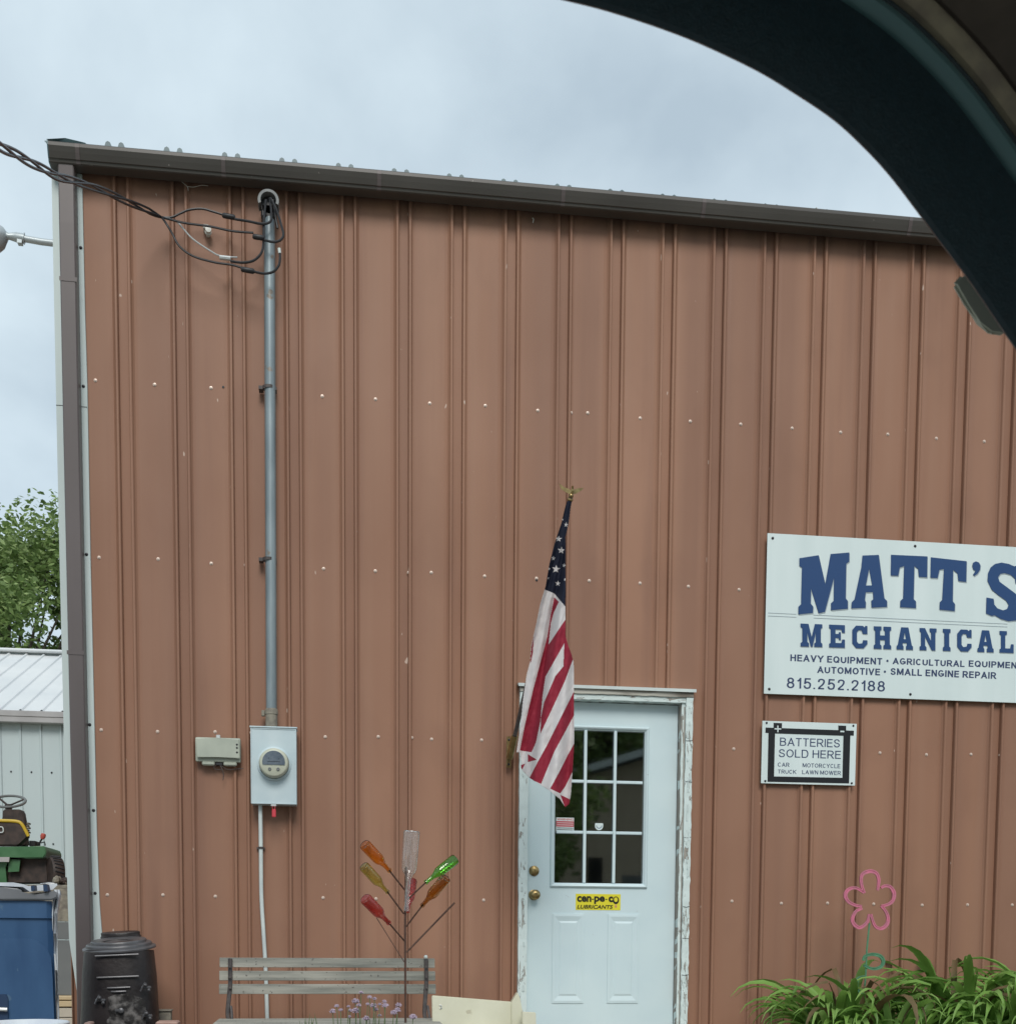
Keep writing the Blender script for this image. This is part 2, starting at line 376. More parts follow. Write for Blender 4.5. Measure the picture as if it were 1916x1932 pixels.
M['lilac'] = mat('chive_blossom', (0.60, 0.51, 0.60), 0.8, col2=(0.44, 0.35, 0.46), scale=160, bump=.6, bscale=200)
M['ruby'] = mat('warning_tag_red', (0.55, 0.05, 0.07), 0.4)
M['cararound'] = mat('car_black_trim', (0.006, 0.021, 0.031), 0.42, col2=(0.009, 0.028, 0.040), scale=300, bump=.15, bscale=900)
M['carteal'] = mat('car_seal_grey', (0.07, 0.15, 0.165), 0.5)
M['carbeige'] = mat('car_headliner_beige', (0.26, 0.235, 0.17), 0.85, col2=(0.17, 0.15, 0.12), scale=90)
M['carbrown'] = mat('car_pillar_brown', (0.075, 0.062, 0.052), 0.85, col2=(0.06, 0.05, 0.042), scale=90)
M['lamp'] = mat('lamp_grey', (0.45, 0.50, 0.52), 0.4, 0.3)
M['tweather'] = mat('worn_grey_casting', (0.13, 0.14, 0.145), .5, col2=(.19, .20, .20), scale=20)
M['porcelain'] = mat('porcelain', (0.6, 0.6, 0.55), 0.25)
def translucent(m, f):
    t = m.node_tree; b = t.nodes['Principled BSDF']; o = t.nodes['Material Output']; tr = t.nodes.new('ShaderNodeBsdfTranslucent'); mx = t.nodes.new('ShaderNodeMixShader')
    if b.inputs['Base Color'].is_linked: t.links.new(b.inputs['Base Color'].links[0].from_socket, tr.inputs[0])
    else: tr.inputs[0].default_value = b.inputs['Base Color'].default_value
    mx.inputs[0].default_value = f; t.links.new(b.outputs[0], mx.inputs[1]); t.links.new(tr.outputs[0], mx.inputs[2]); t.links.new(mx.outputs[0], o.inputs[0])
for m_ in M['leafs']+M['treeleaf']: translucent(m_, .4)
for k_ in ('flagwhite', 'flagred', 'flagblue', 'leafdry'): translucent(M[k_], .25)
def bottle_mat(name, c): return mat(name, c, 0.03, trans=1.0, ior=1.5)
M['b_orange'] = bottle_mat('amber_orange_glass', (0.96, 0.58, 0.18))
M['b_brown'] = bottle_mat('brown_glass', (0.70, 0.45, 0.14))
M['b_green'] = bottle_mat('green_glass', (0.42, 0.88, 0.28))
M['b_olive'] = bottle_mat('pale_olive_glass', (0.80, 0.80, 0.40))
M['b_clear'] = mat('clear_glass', (0.94, 0.95, 0.95), 0.07, trans=.94, ior=1.5)
M['b_red'] = mat('red_coated_glass', (0.86, 0.30, 0.26), 0.08, trans=0.92, ior=1.5, col2=(0.72, .15, .13), scale=12)
M['housetan'] = mat('tan_stucco', (0.55, 0.46, 0.35), 0.85, col2=(0.5, 0.41, 0.31), scale=3)
M['shingle'] = mat('grey_shingle', (0.16, 0.16, 0.16), 0.9, col2=(0.22, 0.22, 0.22), scale=8)

# ------------------------------------------------------------------ ground
def sheet(name, x0, x1, y0, y1, z, m, nx=1, ny=1, amp=0):
    mb = MB()
    g = [[mb.bm.verts.new((x0+(x1-x0)*i/nx, y0+(y1-y0)*j/ny, z+(noise.noise(Vector((i*.7, j*.7, 3)))*amp))) for i in range(nx+1)] for j in range(ny+1)]
    for j in range(ny):
        for i in range(nx): mb.bm.faces.new((g[j][i], g[j][i+1], g[j+1][i+1], g[j+1][i]))
    return struct(mb.build(name, m))
sheet('ground', -900, 900, -900, 900, -0.02, M['grass'])
sheet('driveway', -14, 26, -22, -1.9, -0.004, M['gravel'])
sheet('side_yard', -14, -0.25, -1.9, 10.2, -0.008, M['concrete'])
sheet('planting_bed', -0.25, 12.5, -1.9, -0.03, 0.012, M['soil'], 60, 10, .015)

# ------------------------------------------------------------------ the brown metal building
bld = thing('metal_building', 'brown ribbed steel workshop building with dark gutter, corner downspout and white door', 'building', (6, 3, 0))
BX0, BX1, BY1 = -0.195, 12.4, 9.0
PITCHX, PC = 0.3048, 0.148
ZTOP = 5.10
DX0, DX1, DZ = 2.345, 3.383, 2.383
def profile(x0, x1):
    pts = {round(x0, 4): 0.0, round(x1, 4): 0.0}
    k = math.floor((x0-PC)/PITCHX)-1
    while PC+k*PITCHX < x1+.1:
        for s in (-1, 1):
            c = PC+k*PITCHX+s*.035
            for dx, y in ([(-.040, 0), (-.022, .002), (-.013, -.006), (-.008, -.017), (-.004, -.020), (.004, -.020), (.0075, -.015), (.0105, .009)] if s == -1 else [(-.0105, .009), (-.0075, -.015), (-.004, -.020), (.004, -.020), (.008, -.017), (.013, -.006), (.022, .002), (.040, 0)]):
                if x0 < c+dx < x1: pts[round(c+dx, 4)] = y
        k += 1
    return sorted(pts.items())
def wall_panel(x0, x1, zb=0.05, ztop=ZTOP):
    mb = MB(); pr = profile(x0, x1)
    xs = [p[0] for p in pr]
    for cut in (DX0+.004, DX1-.004):
        if x0 < cut < x1 and zb < 1:
            y = 0
            for a, b in zip(pr, pr[1:]):
                if a[0] <= cut <= b[0]: y = a[1]+(b[1]-a[1])*(cut-a[0])/(b[0]-a[0])
            pr.append((cut, y))
    pr.sort()
    zs = [zb, DZ+.012, 3.2, 4.2, ztop]
    wob = lambda x, z: 0.0018*noise.noise(Vector((x*3, 5, z*1.1)))
    V = {}
    for i, (x, y) in enumerate(pr):
        for j, z in enumerate(zs): V[i, j] = mb.bm.verts.new((x, y+wob(x, z), z))
    for i in range(len(pr)-1):
        for j in range(len(zs)-1):
            xm = (pr[i][0]+pr[i+1][0])/2
            if j == 0 and DX0+.004 < xm < DX1-.004: continue
            mb.bm.faces.new((V[i, j], V[i+1, j], V[i+1, j+1], V[i, j+1]))
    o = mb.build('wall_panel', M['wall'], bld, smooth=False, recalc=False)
    return o
seam0 = PC+2*PITCHX+.0495
seams = [BX0+.001, seam0]
while seams[-1]+.9144 < BX1: seams.append(seams[-1]+.9144)
seams.append(BX1)
for a, b in zip(seams, seams[1:]):
    if b-a > .05: wall_panel(a, b)
# raised lap edge at each panel seam
for s in seams[1:-1]:
    mb = MB()
    zb = DZ+.03 if DX0-.02 < s < DX1+.02 else .05
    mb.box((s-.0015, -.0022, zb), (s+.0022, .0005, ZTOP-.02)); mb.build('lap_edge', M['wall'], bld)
# screw rows
mb = MB(); md = MB()
rows = [3.948, 3.0044, 2.0695, 1.15, 0.28]
def scr(b, x, z, r=.0066, Y=0):
    b.lathe([(r*1.55, 0), (r*1.5, .0016), (r, .002), (r*.9, .006), (0, .0072)], (x, Y, z), (0, -1, 0), n=8)
for j, z in enumerate(rows):
    for k in range(0, 41):
        x = k*PITCHX+random.uniform(-.012, .012)
        zz_ = z+random.uniform(-.006, .006)
        if DX0-.03 < x < DX1+.03 and z < DZ+.02: continue
        if x > BX1: break
        if k == 3: continue
        scr(mb, x, zz_)
        if k % 3 == 2: scr(mb, x+.19+random.uniform(-.004, .004), zz_, .0062, -.002)
stuff(mb.build('wall_screws', M['screw'], bld, smooth=True))
# white corner trim and dark downspout
mb = MB()
yc = -.021
out = []
for z, l, r in ((5.0, -.208, -.052), (4.3, -.208, -.05), (3.9, -.208, -.045), (3.0, -.207, -.045), (2.0, -.203, -.04), (1.5, -.203, -.038), (1.1, -.200, -.03), (.9, -.197, -.018), (.6, -.160, -.018), (.05, -.150, -.018)):
    out.append((z, l, r))
prev = None
for z, l, r in out:
    row = [mb.bm.verts.new(p) for p in ((l, .10, z), (l, yc, z), (r-.01, yc, z), (r, yc+.004, z), (r, -.001, z))]
    if prev:
        for i in range(4): mb.bm.faces.new((prev[i], prev[i+1], row[i+1], row[i]))
    prev = row
mb.build('corner_trim', M['trim_white'], bld, recalc=False)
mb = MB()
for z in (4.62, 3.9, 3.01, 2.09, 1.62, 1.16): scr(mb, -.064+(.012 if z < 2 else 0), z, .006, yc)
stuff(mb.build('trim_screws', M['screwdark'], bld))
mb = MB(); mb.box((-.2085, yc-.0015, 3.79), (-.1, yc-.0006, 3.793)); mb.box((-.1, yc-.0015, 3.79), (-.046, yc-.0006, 3.793)); mb.build('trim_joint', M['screwdark'], bld)
mb = MB()
xl, xr = -.158, -.076
prev = None
for z, dx, dy in ((4.995, 0, -.105), (4.9, 0, -.098), (4.7, 0, -.10), (3.6, 0, -.10), (2.0, .004, -.10), (1.0, .012, -.10), (.35, .012, -.10), (.12, .012, -.16)):
    row = [mb.bm.verts.new(p) for p in ((xl+dx, dy, z), (xl+dx+.006, dy-.006, z), (xr+dx-.006, dy-.006, z), (xr+dx, dy, z), (xr+dx, yc-.002, z), (xl+dx, yc-.002, z))]
    if prev:
        for i in range(6): mb.bm.faces.new((prev[i], prev[(i+1) % 6], row[(i+1) % 6], row[i]))
    prev = row
mb.build('downspout', M['brown_trim'], bld, recalc=True)
for z in (4.4, 2.45): MB().box((xl-.003, -.1085, z), (xr+.005, -.1065, z+.022)).build('downspout_strap', M['brown_trim'], bld)
# gutter: open channel, falling a little towards the downspout
def gz(x): return 4.990 + (x+.2)*0.0078
gp = [(-.022, .0), (-.105, .0), (-.113, .006), (-.118, .026), (-.126, .03), (-.140, .075), (-.150, .115), (-.150, .142), (-.146, .150), (-.138, .150),
      (-.136, .146), (-.145, .140), (-.145, .116), (-.135, .077), (-.121, .036), (-.113, .031), (-.108, .010), (-.1, .005), (-.027, .005), (-.027, .13), (-.022, .13)]
gp = [(-.022+(y+.022)*.84, z*.60) for y, z in gp]
mb = MB()
a = [mb.bm.verts.new((-.196, y-.02, gz(-.196)+z)) for y, z in gp]; b = [mb.bm.verts.new((BX1+.1, y-.02, gz(BX1)+z)) for y, z in gp]
mb.bm.faces.new(a); mb.bm.faces.new(b[::-1])
for i in range(len(gp)): j = (i+1) % len(gp); mb.bm.faces.new((a[i], b[i], b[j], a[j]))
gut = mb.build('gutter', M['gutter'], bld)
mb = MB(); oc = [(-.02, 0), (-.105, 0), (-.113, .006), (-.118, .026), (-.126, .03), (-.140, .075), (-.150, .115), (-.150, .15), (-.08, .158), (-.02, .16)]; oc = [(-.022+(y+.022)*.84, z*.62) for y, z in oc]
mb.prism([Vector((-.202, y-.02, gz(-.2)+z)) for y, z in oc], (.006, 0, 0)); mb.build('end_cap', M['roof'], gut)
for gx in (-.05, .70, 1.53, 2.55, 3.36, 4.6, 6.5, 8.6, 10.6):
    mb = MB(); w = .011
    rim = [(y-.0225, z-.0025) for y, z in gp[1:9]]; rim2 = [(y-.0165, z+.002) for y, z in gp[1:9]]
    pts = [Vector((gx-w, y, gz(gx)+z)) for y, z in rim]+[Vector((gx-w, y, gz(gx)+z)) for y, z in rim2[::-1]]
    mb.prism(pts, (2*w, 0, 0)); mb.build('gutter_joint', M['brown_trim'], gut)
# fascia trim behind the gutter
mb = MB(); mb.box((BX0-.01, -.036, 5.06), (BX1+.05, -.003, 5.105)); mb.build('eave_trim', M['gutter'], bld)
# roof: ribbed sheet rising from the eave
RS = math.tan(math.radians(14))
mb = MB()
def rprof(x0, x1):
    pts = [(x0, 0)]; k = 0
    while True:
        c = .131+.3035*k
        if c > x1-.05: break
        for s in (-1, 1):
            cc = c+s*.034
            for dx, z in ((-.018, 0), (-.011, .022), (0, .028), (.011, .022), (.018, 0)): pts.append((cc+dx, z))
        k += 1
    pts.append((x1, 0)); return pts
rp = rprof(BX0-.03, BX1+.05)
def roofrow(y): return [mb.bm.verts.new((x, y, 5.112+(x+.2)*0.0020+max(0, z)+(y+.09)*RS)) for x, z in rp]
A, B = roofrow(-.09), roofrow(4.5)
for i in range(len(rp)-1): mb.bm.faces.new((A[i], A[i+1], B[i+1], B[i]))
A2 = [mb.bm.verts.new(v.co-Vector((0, 0, v.co.z-(5.103+(v.co.x+.2)*.0020)))) for v in A]
for i in range(len(rp)-1): mb.bm.faces.new((A[i], A2[i], A2[i+1], A[i+1]))
B2 = [mb.bm.verts.new((v.co.x, 9.1, v.co.z-4.6*RS)) for v in B]
for i in range(len(rp)-1): mb.bm.faces.new((B[i], B[i+1], B2[i+1], B2[i]))
mb.build('roof', M['roof'], bld, recalc=False)
# rake flashing showing at the roof's left corner
mb = MB(); mb.prism([Vector((-.204, -.145, 5.088)), Vector((-.11, -.145, 5.102)), Vector((-.01, -.145, 5.088)), Vector((.02, -.14, 5.07)), Vector((-.204, -.11, 5.07))], (0, .9, .9*RS*1.1))
mb.build('rake_flashing', M['roof'], bld)
# the other sides
mb = MB()
mb.poly([(BX0, .004, .03), (BX0, 9, .03), (BX0, 9, 5.06), (BX0, 4.5, 5.06+4.4*RS), (BX0, .004, 5.06)])
mb.poly([(BX1, .004, .03), (BX1, 9, .03), (BX1, 9, 5.06), (BX1, 4.5, 5.06+4.4*RS), (BX1, .004, 5.06)])
mb.poly([(BX0, 9, .03), (BX1, 9, .03), (BX1, 9, 5.06), (BX0, 9, 5.06)])
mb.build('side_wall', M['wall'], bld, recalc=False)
mb = MB(); mb.box((BX0+.01, .008, 0), (DX0-.01, .2, .2)); mb.box((DX1+.01, .008, 0), (BX1-.01, .2, .2)); mb.box((DX0-.3, -.75, 0), (DX1+.3, .2, .13), .01)
mb.build('foundation', M['concrete'], bld)

# ------------------------------------------------------------------ door and its frame
SX0, SX1, SZ0, SZ1 = 2.400, 3.314, .262, 2.318
YS = .045                                     # face of the door leaf
fr = MB().box((DX0+.004, -.004, SZ0-.13), (DX1-.004, .09, SZ0-.012)).build('door_frame', M['rawwood'], bld)
fr['label'] = 'white wooden frame with flaking paint'
def board(name, x0, x1, z0, z1, y0, y1, m, n=26, par=fr, hor=False, j=.0016):
    "board with slightly ragged edges"
    mb = MB(); prev = None
    for i in range(n+1):
        t = i/n
        q = [random.uniform(-j, j) for _ in range(4)]
        if hor:
            x = x0+(x1-x0)*t
            row = [(x, y1, z0+q[0]), (x, y0, z0+q[1]), (x, y0, z1+q[2]), (x, y1, z1)]
        else:
            z = z0+(z1-z0)*t
            row = [(x0+q[0], y1, z), (x0+q[1], y0+q[3]*.6, z), (x1+q[2], y0+q[3]*.6, z), (x1+q[2], y1, z)]
        row = [mb.bm.verts.new(p) for p in row]
        if prev:
            for k in range(4): mb.bm.faces.new((prev[k], prev[(k+1) % 4], row[(k+1) % 4], row[k]))
        else: mb.bm.faces.new(row[::-1])
        prev = row
    mb.bm.faces.new(prev)
    return mb.build(name, m, par)
board('casing', DX0, SX0-.002, .20, 2.352, -.035, .03, M['peel'], 60)
board('casing', SX1+.026, DX1, .20, 2.352, -.035, .03, M['peel'], 70, j=.0028)
board('casing', SX1+.004, SX1+.0255, .22, 2.322, -.018, .04, M['peel'], 60, j=.0022)
board('jamb', SX0-.016, SX0-.003, SZ0, 2.322, -.02, .10, M['frame'], 10)
board('jamb', SX1+.003, SX1+.016, SZ0, 2.322, -.012, .10, M['rawwood'], 60, j=.0015)
board('head_casing', SX0-.002, SX1+.0255, 2.322, 2.352, -.03, .06, M['peelh'], 40, hor=True)
board('head_casing', DX0, DX1, 2.353, 2.384, -.04, .03, M['rawwoodh'], 40, hor=True)
mb = MB(); mb.prism([Vector((DX0-.012, y, z)) for y, z in ((-.054, 2.380), (-.050, 2.380), (-.050, 2.390), (-.001, 2.392), (-.001, 2.406), (-.054, 2.398))], (DX1-DX0+.024, 0, 0))
mb.build('drip_cap', M['pvc'], fr)
for z_ in (1.53, 1.12, .93, .71, 1.86, 2.1):
    mb = MB(); x_ = SX1+.028
    pts = [(x_, z_), (x_+.02, z_+random.uniform(-.004, .004)), (x_+.041, z_+random.uniform(-.003, .003))]
    mb.prism([Vector((a_, -.0375, b_+.0012)) for a_, b_ in pts]+[Vector((a_, -.0375, b_-.0014)) for a_, b_ in pts[::-1]], (0, .003, 0)); mb.build('paint_crack', M['screwdark'], fr)
MB().box((SX1+.0185, -.016, .25), (SX1+.0252, -.0195, 2.3)).build('bare_strip', M['rawwood'], fr)
# loose paint flakes curling off the casings
for i in range(46):
    mb = MB(); side = random.random() < .75
    x = random.uniform(SX1+.03, DX1-.012) if side else random.uniform(DX0+.006, SX0-.012)
    z = random.uniform(.4, 2.3); w = random.uniform(.005, .014); h = random.uniform(.012, .05); c = random.uniform(.002, .006)
    y = -.037
    p = [(x, y, z), (x+w, y-c, z+random.uniform(-.004, .004)), (x+w*.8, y-c, z+h), (x+random.uniform(-.002, .003), y, z+h*.9)]
    mb.prism([Vector(q) for q in p], (0, .0012, 0)); mb.build('paint_flake', M['frame'], fr)

gx0, gx1, gz0, gz1 = 2.572, 3.112, 1.255, 2.155
mb = MB()
def ringface(mb, X0, X1, Z0, Z1, x0, x1, z0, z1, y, y2):
    "front plate X0..X1 with hole x0..x1, thickness y..y2"
    for a, b in (((X0, y, Z0), (x0, y2, Z1)), ((x1, y, Z0), (X1, y2, Z1)), ((x0, y, Z0), (x1, y2, z0)), ((x0, y, z1), (x1, y2, Z1))): mb.box(a, b)
ringface(mb, SX0, SX1, SZ0, SZ1, gx0, gx1, gz0, gz1, YS, YS+.044)
door = mb.build('door', M['door'], bld); door['label'] = 'pale steel entry door with nine small panes and two raised panels'
# moulding of the window
def molding(x0, x1, z0, z1, w, d, y, m, name, par):
    mb = MB()
    pr = [(0, 0), (w*.15, -d*.7), (w*.35, -d), (w*.6, -d*.8), (w*.85, -d*.25), (w, 0)]
    rings = []
    for t, dy in pr:
        rings.append([mb.bm.verts.new((X, y+dy, Z)) for X, Z in ((x0-w+t, z0-w+t), (x1+w-t, z0-w+t), (x1+w-t, z1+w-t), (x0-w+t, z1+w-t))])
    for A, B in zip(rings, rings[1:]):
        for i in range(4): mb.bm.faces.new((A[i], A[(i+1) % 4], B[(i+1) % 4], B[i]))
    return mb.build(name, m, par)
molding(gx0, gx1, gz0, gz1, .028, .016, YS-.0002, M['door'], 'window_frame', door)
# pane grid
pw, ph = (gx1-gx0)/3, (gz1-gz0)/3
for i in (1, 2):
    MB().box((gx0+i*pw-.009, YS-.009, gz0), (gx0+i*pw+.009, YS+.006, gz1), .003).build('muntin', M['door'], door)
    for k in range(3):
        MB().box((gx0+k*pw+.0095, YS-.0085, gz0+i*ph-.009), (gx0+(k+1)*pw-.0095, YS+.0055, gz0+i*ph+.009), .003).build('muntin', M['door'], door)
for i in range(3):
    for k in range(3):
        MB().box((gx0+i*pw+.002, YS+.012, gz0+k*ph+.002), (gx0+(i+1)*pw-.002, YS+.016, gz0+(k+1)*ph-.002)).build('pane', M['glass'], door)
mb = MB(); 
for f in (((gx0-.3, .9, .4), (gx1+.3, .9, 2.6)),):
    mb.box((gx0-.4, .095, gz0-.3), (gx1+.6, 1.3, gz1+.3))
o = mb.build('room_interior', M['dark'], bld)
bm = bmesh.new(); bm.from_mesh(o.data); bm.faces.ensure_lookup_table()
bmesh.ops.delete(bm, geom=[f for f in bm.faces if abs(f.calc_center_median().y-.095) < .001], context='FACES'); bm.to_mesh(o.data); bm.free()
# raised panels: a bevelled moulding top and bottom joined by thin side grooves
for (a, b) in ((2.567, 2.752), (2.905, 3.090)):
    mb = MB(); z0, z1 = .545, 1.062; w = .034
    outer = [(a-.003, z0-.01), (b+.003, z0-.01), (b+.003, z1+.01), (a-.003, z1+.01)]
    inner = [(a+w, z0+w), (b-w, z0+w), (b-w, z1-w), (a+w, z1-w)]
    ins2 = [(a+w+.012, z0+w+.012), (b-w-.012, z0+w+.012), (b-w-.012, z1-w-.012), (a+w+.012, z1-w-.012)]
    lv = [(outer, 0), (outer, -.0045), ([(p[0]+(q[0]-p[0])*.35, p[1]+(q[1]-p[1])*.35) for p, q in zip(outer, inner)], -.006), (inner, -.0005), (ins2, -.0045)]
    rings = [[mb.bm.verts.new((x, YS+dy-.0003, z)) for x, z in pts] for pts, dy in lv]
    for A, B in zip(rings, rings[1:]):
        for i in range(4): mb.bm.faces.new((A[i], A[(i+1) % 4], B[(i+1) % 4], B[i]))
    mb.bm.faces.new(rings[-1])
    mb.build('raised_panel', M['door'], door)
# knob and deadbolt
kx = 2.449
for z, nm in ((1.323, 'deadbolt'), (1.181, 'door_knob')):
    mb = MB()
    if nm == 'deadbolt': pf = [(.031, 0), (.030, .006), (.024, .010), (.017, .013), (.016, .022), (.009, .024), (0, .024)]
    else: pf = [(.032, 0), (.031, .005), (.022, .009), (.013, .014), (.013, .030), (.024, .038), (.030, .048), (.030, .058), (.023, .067), (.010, .070), (.009, .066), (0, .066)]
    mb.lathe(pf, (kx, YS-.0002, z), (0, -1, 0), 24); mb.build(nm, M['brass'], door, smooth=True)
# stickers on the door
mb = MB(); p0 = ZD(430, 1305, YS); p1 = ZD(678, 1219, YS)
mb.box((p0.x, YS-.0015, p0.z), (p1.x, YS-.0003, p1.z))
w_, h_ = p1.x-p0.x, p1.z-p0.z
mb.mi = 1
text_into(mb, 'cen', p0.x+.03*w_, p0.x+.345*w_, p0.z+.50*h_, p0.z+.86*h_, YS-.002, bold=.035)
text_into(mb, 'pe', p0.x+.41*w_, p0.x+.645*w_, p0.z+.38*h_, p0.z+.86*h_, YS-.002, bold=.035)
text_into(mb, 'c', p0.x+.73*w_, p0.x+.83*w_, p0.z+.50*h_, p0.z+.86*h_, YS-.002, bold=.045)
mb.box((p0.x+.355*w_, YS-.0022, p0.z+.64*h_), (p0.x+.40*w_, YS-.0016, p0.z+.70*h_)); mb.box((p0.x+.66*w_, YS-.0022, p0.z+.64*h_), (p0.x+.70*w_, YS-.0016, p0.z+.70*h_))
text_into(mb, 'LUBRICANTS', p0.x+.03*w_, p0.x+.83*w_, p0.z+.08*h_, p0.z+.32*h_, YS-.002, bold=.02, shear=.25)
cx_, cz_ = p0.x+.895*w_, p0.z+.62*h_
ring = [(cx_+.0155*w_*5*math.cos(t)*.9, cz_+.24*h_*math.sin(t)) for t in [2*PI*i/20 for i in range(20)]]
ri2 = [(cx_+(x-cx_)*.62, cz_+(z-cz_)*.62+.004) for x, z in ring]
me = curve_mesh([ring, ri2], .0006); mb.mesh(me, lambda p: Vector((p.x, YS-.0021-p.z, p.y)))
mb.mi = 2
dr = [(cx_+.028*w_*math.cos(t), p0.z+.24*h_+.09*h_*math.sin(t)) for t in [2*PI*i/12 for i in range(12)]]; dr[3] = (cx_, p0.z+.46*h_)
mb.prism([Vector((x, YS-.0018, z)) for x, z in dr], (0, -.0006, 0))
o = mb.build('sticker', [M['yellow'], M['inkblack'], M['pinkish']], door); o['label'] = 'yellow cenpeco lubricants sticker'
yp = YS+.0115
mb = MB(); a = ZD(322, 870, yp); b = ZD(421, 797, yp); h_ = b.z-a.z
mb.box((a.x, yp-.001, a.z), (b.x, yp-.0002, b.z)); mb.mi = 1
mb.box((a.x+.001, yp-.0015, a.z+.33*h_), (b.x-.001, yp-.0011, a.z+.74*h_))
mb.mi = 1; text_into(mb, 'WARNING', a.x+.004, b.x-.004, a.z+.79*h_, a.z+.95*h_, yp-.001, bold=.02, depth=.0005)
mb.mi = 0; 
for k in range(2): mb.box((a.x+.005, yp-.002, a.z+(.44+.15*k)*h_), (b.x-.005, yp-.0017, a.z+(.48+.15*k)*h_))
mb.mi = 2
for k in range(2): mb.box((a.x+.004, yp-.002, a.z+(.08+.13*k)*h_), (b.x-.004, yp-.0017, a.z+(.13+.13*k)*h_))
o = mb.build('sticker', [M['signwhite'], M['red'], M['inkblack']], door); o['label'] = 'red and white warning sticker on pane'
mb = MB(); c = ZD(559, 845, yp)
pts = [(c.x-.024, c.z+.016), (c.x-.022, c.z+.02), (c.x+.022, c.z+.02), (c.x+.025, c.z+.016)]+[(c.x+.025*math.cos(t), c.z+.004+.026*math.sin(t)) for t in [-i*PI/10 for i in range(0, 11)]]
mb.prism([Vector((x, yp-.0012, z)) for x, z in pts], (0, .001, 0)); mb.mi = 1
arc = [(c.x+.018*math.cos(t), c.z+.006+.018*math.sin(t)) for t in [-i*PI/12 for i in range(0, 13)]]; arc2 = [(c.x+.0145*math.cos(t), c.z+.006+.0145*math.sin(t)) for t in [-i*PI/12 for i in range(12, -1, -1)]]
mb.prism([Vector((x, yp-.0022, z)) for x, z in arc+arc2], (0, .0008, 0))
o = mb.build('sticker', [M['signwhite'], M['signblue']], door); o['label'] = 'small half-round white sticker on pane'

# ------------------------------------------------------------------ big business sign
YG = -.0265
sx0, sx1, sz0, sz1 = 3.818, 5.66, 2.391, 3.325
sign = thing('shop_sign', "large white sign reading MATT'S MECHANICAL in blue on the brown wall", 'sign', ((sx0+sx1)/2, YG, sz0))
MB().box((sx0, YG-.006, sz0), (sx1, YG, sz1), .001).build('sign_board', M['signwhite'], sign)
YF = YG-.0064
mb = MB()
for x in (sx0+.032, 4.745, sx1-.032):
    for z in (sz0+.028, sz1-.028): scr(mb, x, z, .0055, YF)
stuff(mb.build('sign_screws', M['screwdark'], sign))
def flat(loops, f, mb, Y, depth=.0014):
    "outline loops mapped by f to wall points; laid on the plane y = Y"
    lp = []
    for l in loops:
        q = [f(*p) for p in l]; lp.append([(v.x, v.z) for v in q])
    me = curve_mesh(lp, depth); mb.mesh(me, lambda p: Vector((p.x, Y-depth/2-p.z, p.y))); bpy.data.meshes.remove(me)
G = {}
G['M'] = [[(420,268),(548,248),(592,440),(628,240),(752,230),(752,290),(732,305),(728,535),(742,552),(742,604),(630,614),(630,568),(648,552),(650,400),(590,625),(548,635),(497,470),(495,570),(512,590),(510,632),(413,642),(413,592),(431,574),(437,330),(420,320)]]
G['A'] = [[(840,250),(948,246),(985,535),(1003,552),(1003,592),(900,597),(898,552),(912,542),(909,493),(862,495),(855,545),(862,560),(860,598),(765,602),(768,562),(787,542),(832,330)], [(884,338),(862,450),(904,449)]]
G['T'] = [[(1030,245),(1272,256),(1270,395),(1215,392),(1210,340),(1185,320),(1180,540),(1195,555),(1195,600),(1090,594),(1092,552),(1110,536),(1117,320),(1088,330),(1078,385),(1028,383)]]
G['T2'] = [[(1295,262),(1533,288),(1530,426),(1478,420),(1472,370),(1443,346),(1440,555),(1455,572),(1453,620),(1352,610),(1354,562),(1370,546),(1382,340),(1352,345),(1340,400),(1292,398)]]
G['q'] = [[(1570,320),(1576,298),(1594,289),(1614,296),(1625,315),(1622,345),(1606,370),(1583,387),(1576,377),(1592,352),(1578,345)]]
G['S'] = [[(1672,420),(1675,370),(1692,330),(1722,306),(1765,297),(1812,306),(1850,322),(1865,318),(1905,328),(1907,440),(1860,438),(1855,405),(1825,378),(1785,367),(1758,372),(1742,395),(1752,425),(1800,460),(1860,505),(1898,550),(1908,600),(1896,650),(1862,682),(1810,687),(1760,672),(1720,648),(1700,652),(1662,636),(1665,530),(1712,538),(1716,575),(1738,602),(1775,615),(1802,606),(1812,580),(1795,550),(1745,515),(1700,478)]]
A_ = lambda t, n: [(math.cos(x), math.sin(x)) for x in [t[0]+(t[1]-t[0])*i/n for i in range(n+1)]]
U = {}
U['M'] = [[(0,0),(.38,0),(.38,.15),(.31,.2),(.31,.62),(.47,0),(.55,0),(.7,.62),(.7,.2),(.63,.15),(.63,0),(1,0),(1,.15),(.93,.2),(.93,.8),(1,.85),(1,1),(.66,1),(.51,.42),(.36,1),(0,1),(0,.85),(.08,.8),(.08,.2),(0,.15)]]
U['E'] = [[(0,0),(1,0),(1,.36),(.84,.36),(.78,.2),(.4,.2),(.4,.42),(.62,.42),(.62,.34),(.74,.34),(.74,.68),(.62,.68),(.62,.6),(.4,.6),(.4,.8),(.78,.8),(.84,.66),(1,.66),(1,1),(0,1),(0,.85),(.1,.8),(.1,.2),(0,.15)]]
U['C'] = [[(.25,0),(.75,0),(1,.2),(1,.36),(.72,.36),(.66,.22),(.42,.2),(.3,.3),(.3,.7),(.42,.8),(.62,.8),(.7,.64),(1,.64),(1,1),(.86,1),(.82,.93),(.7,1),(.25,1),(0,.8),(0,.2)]]
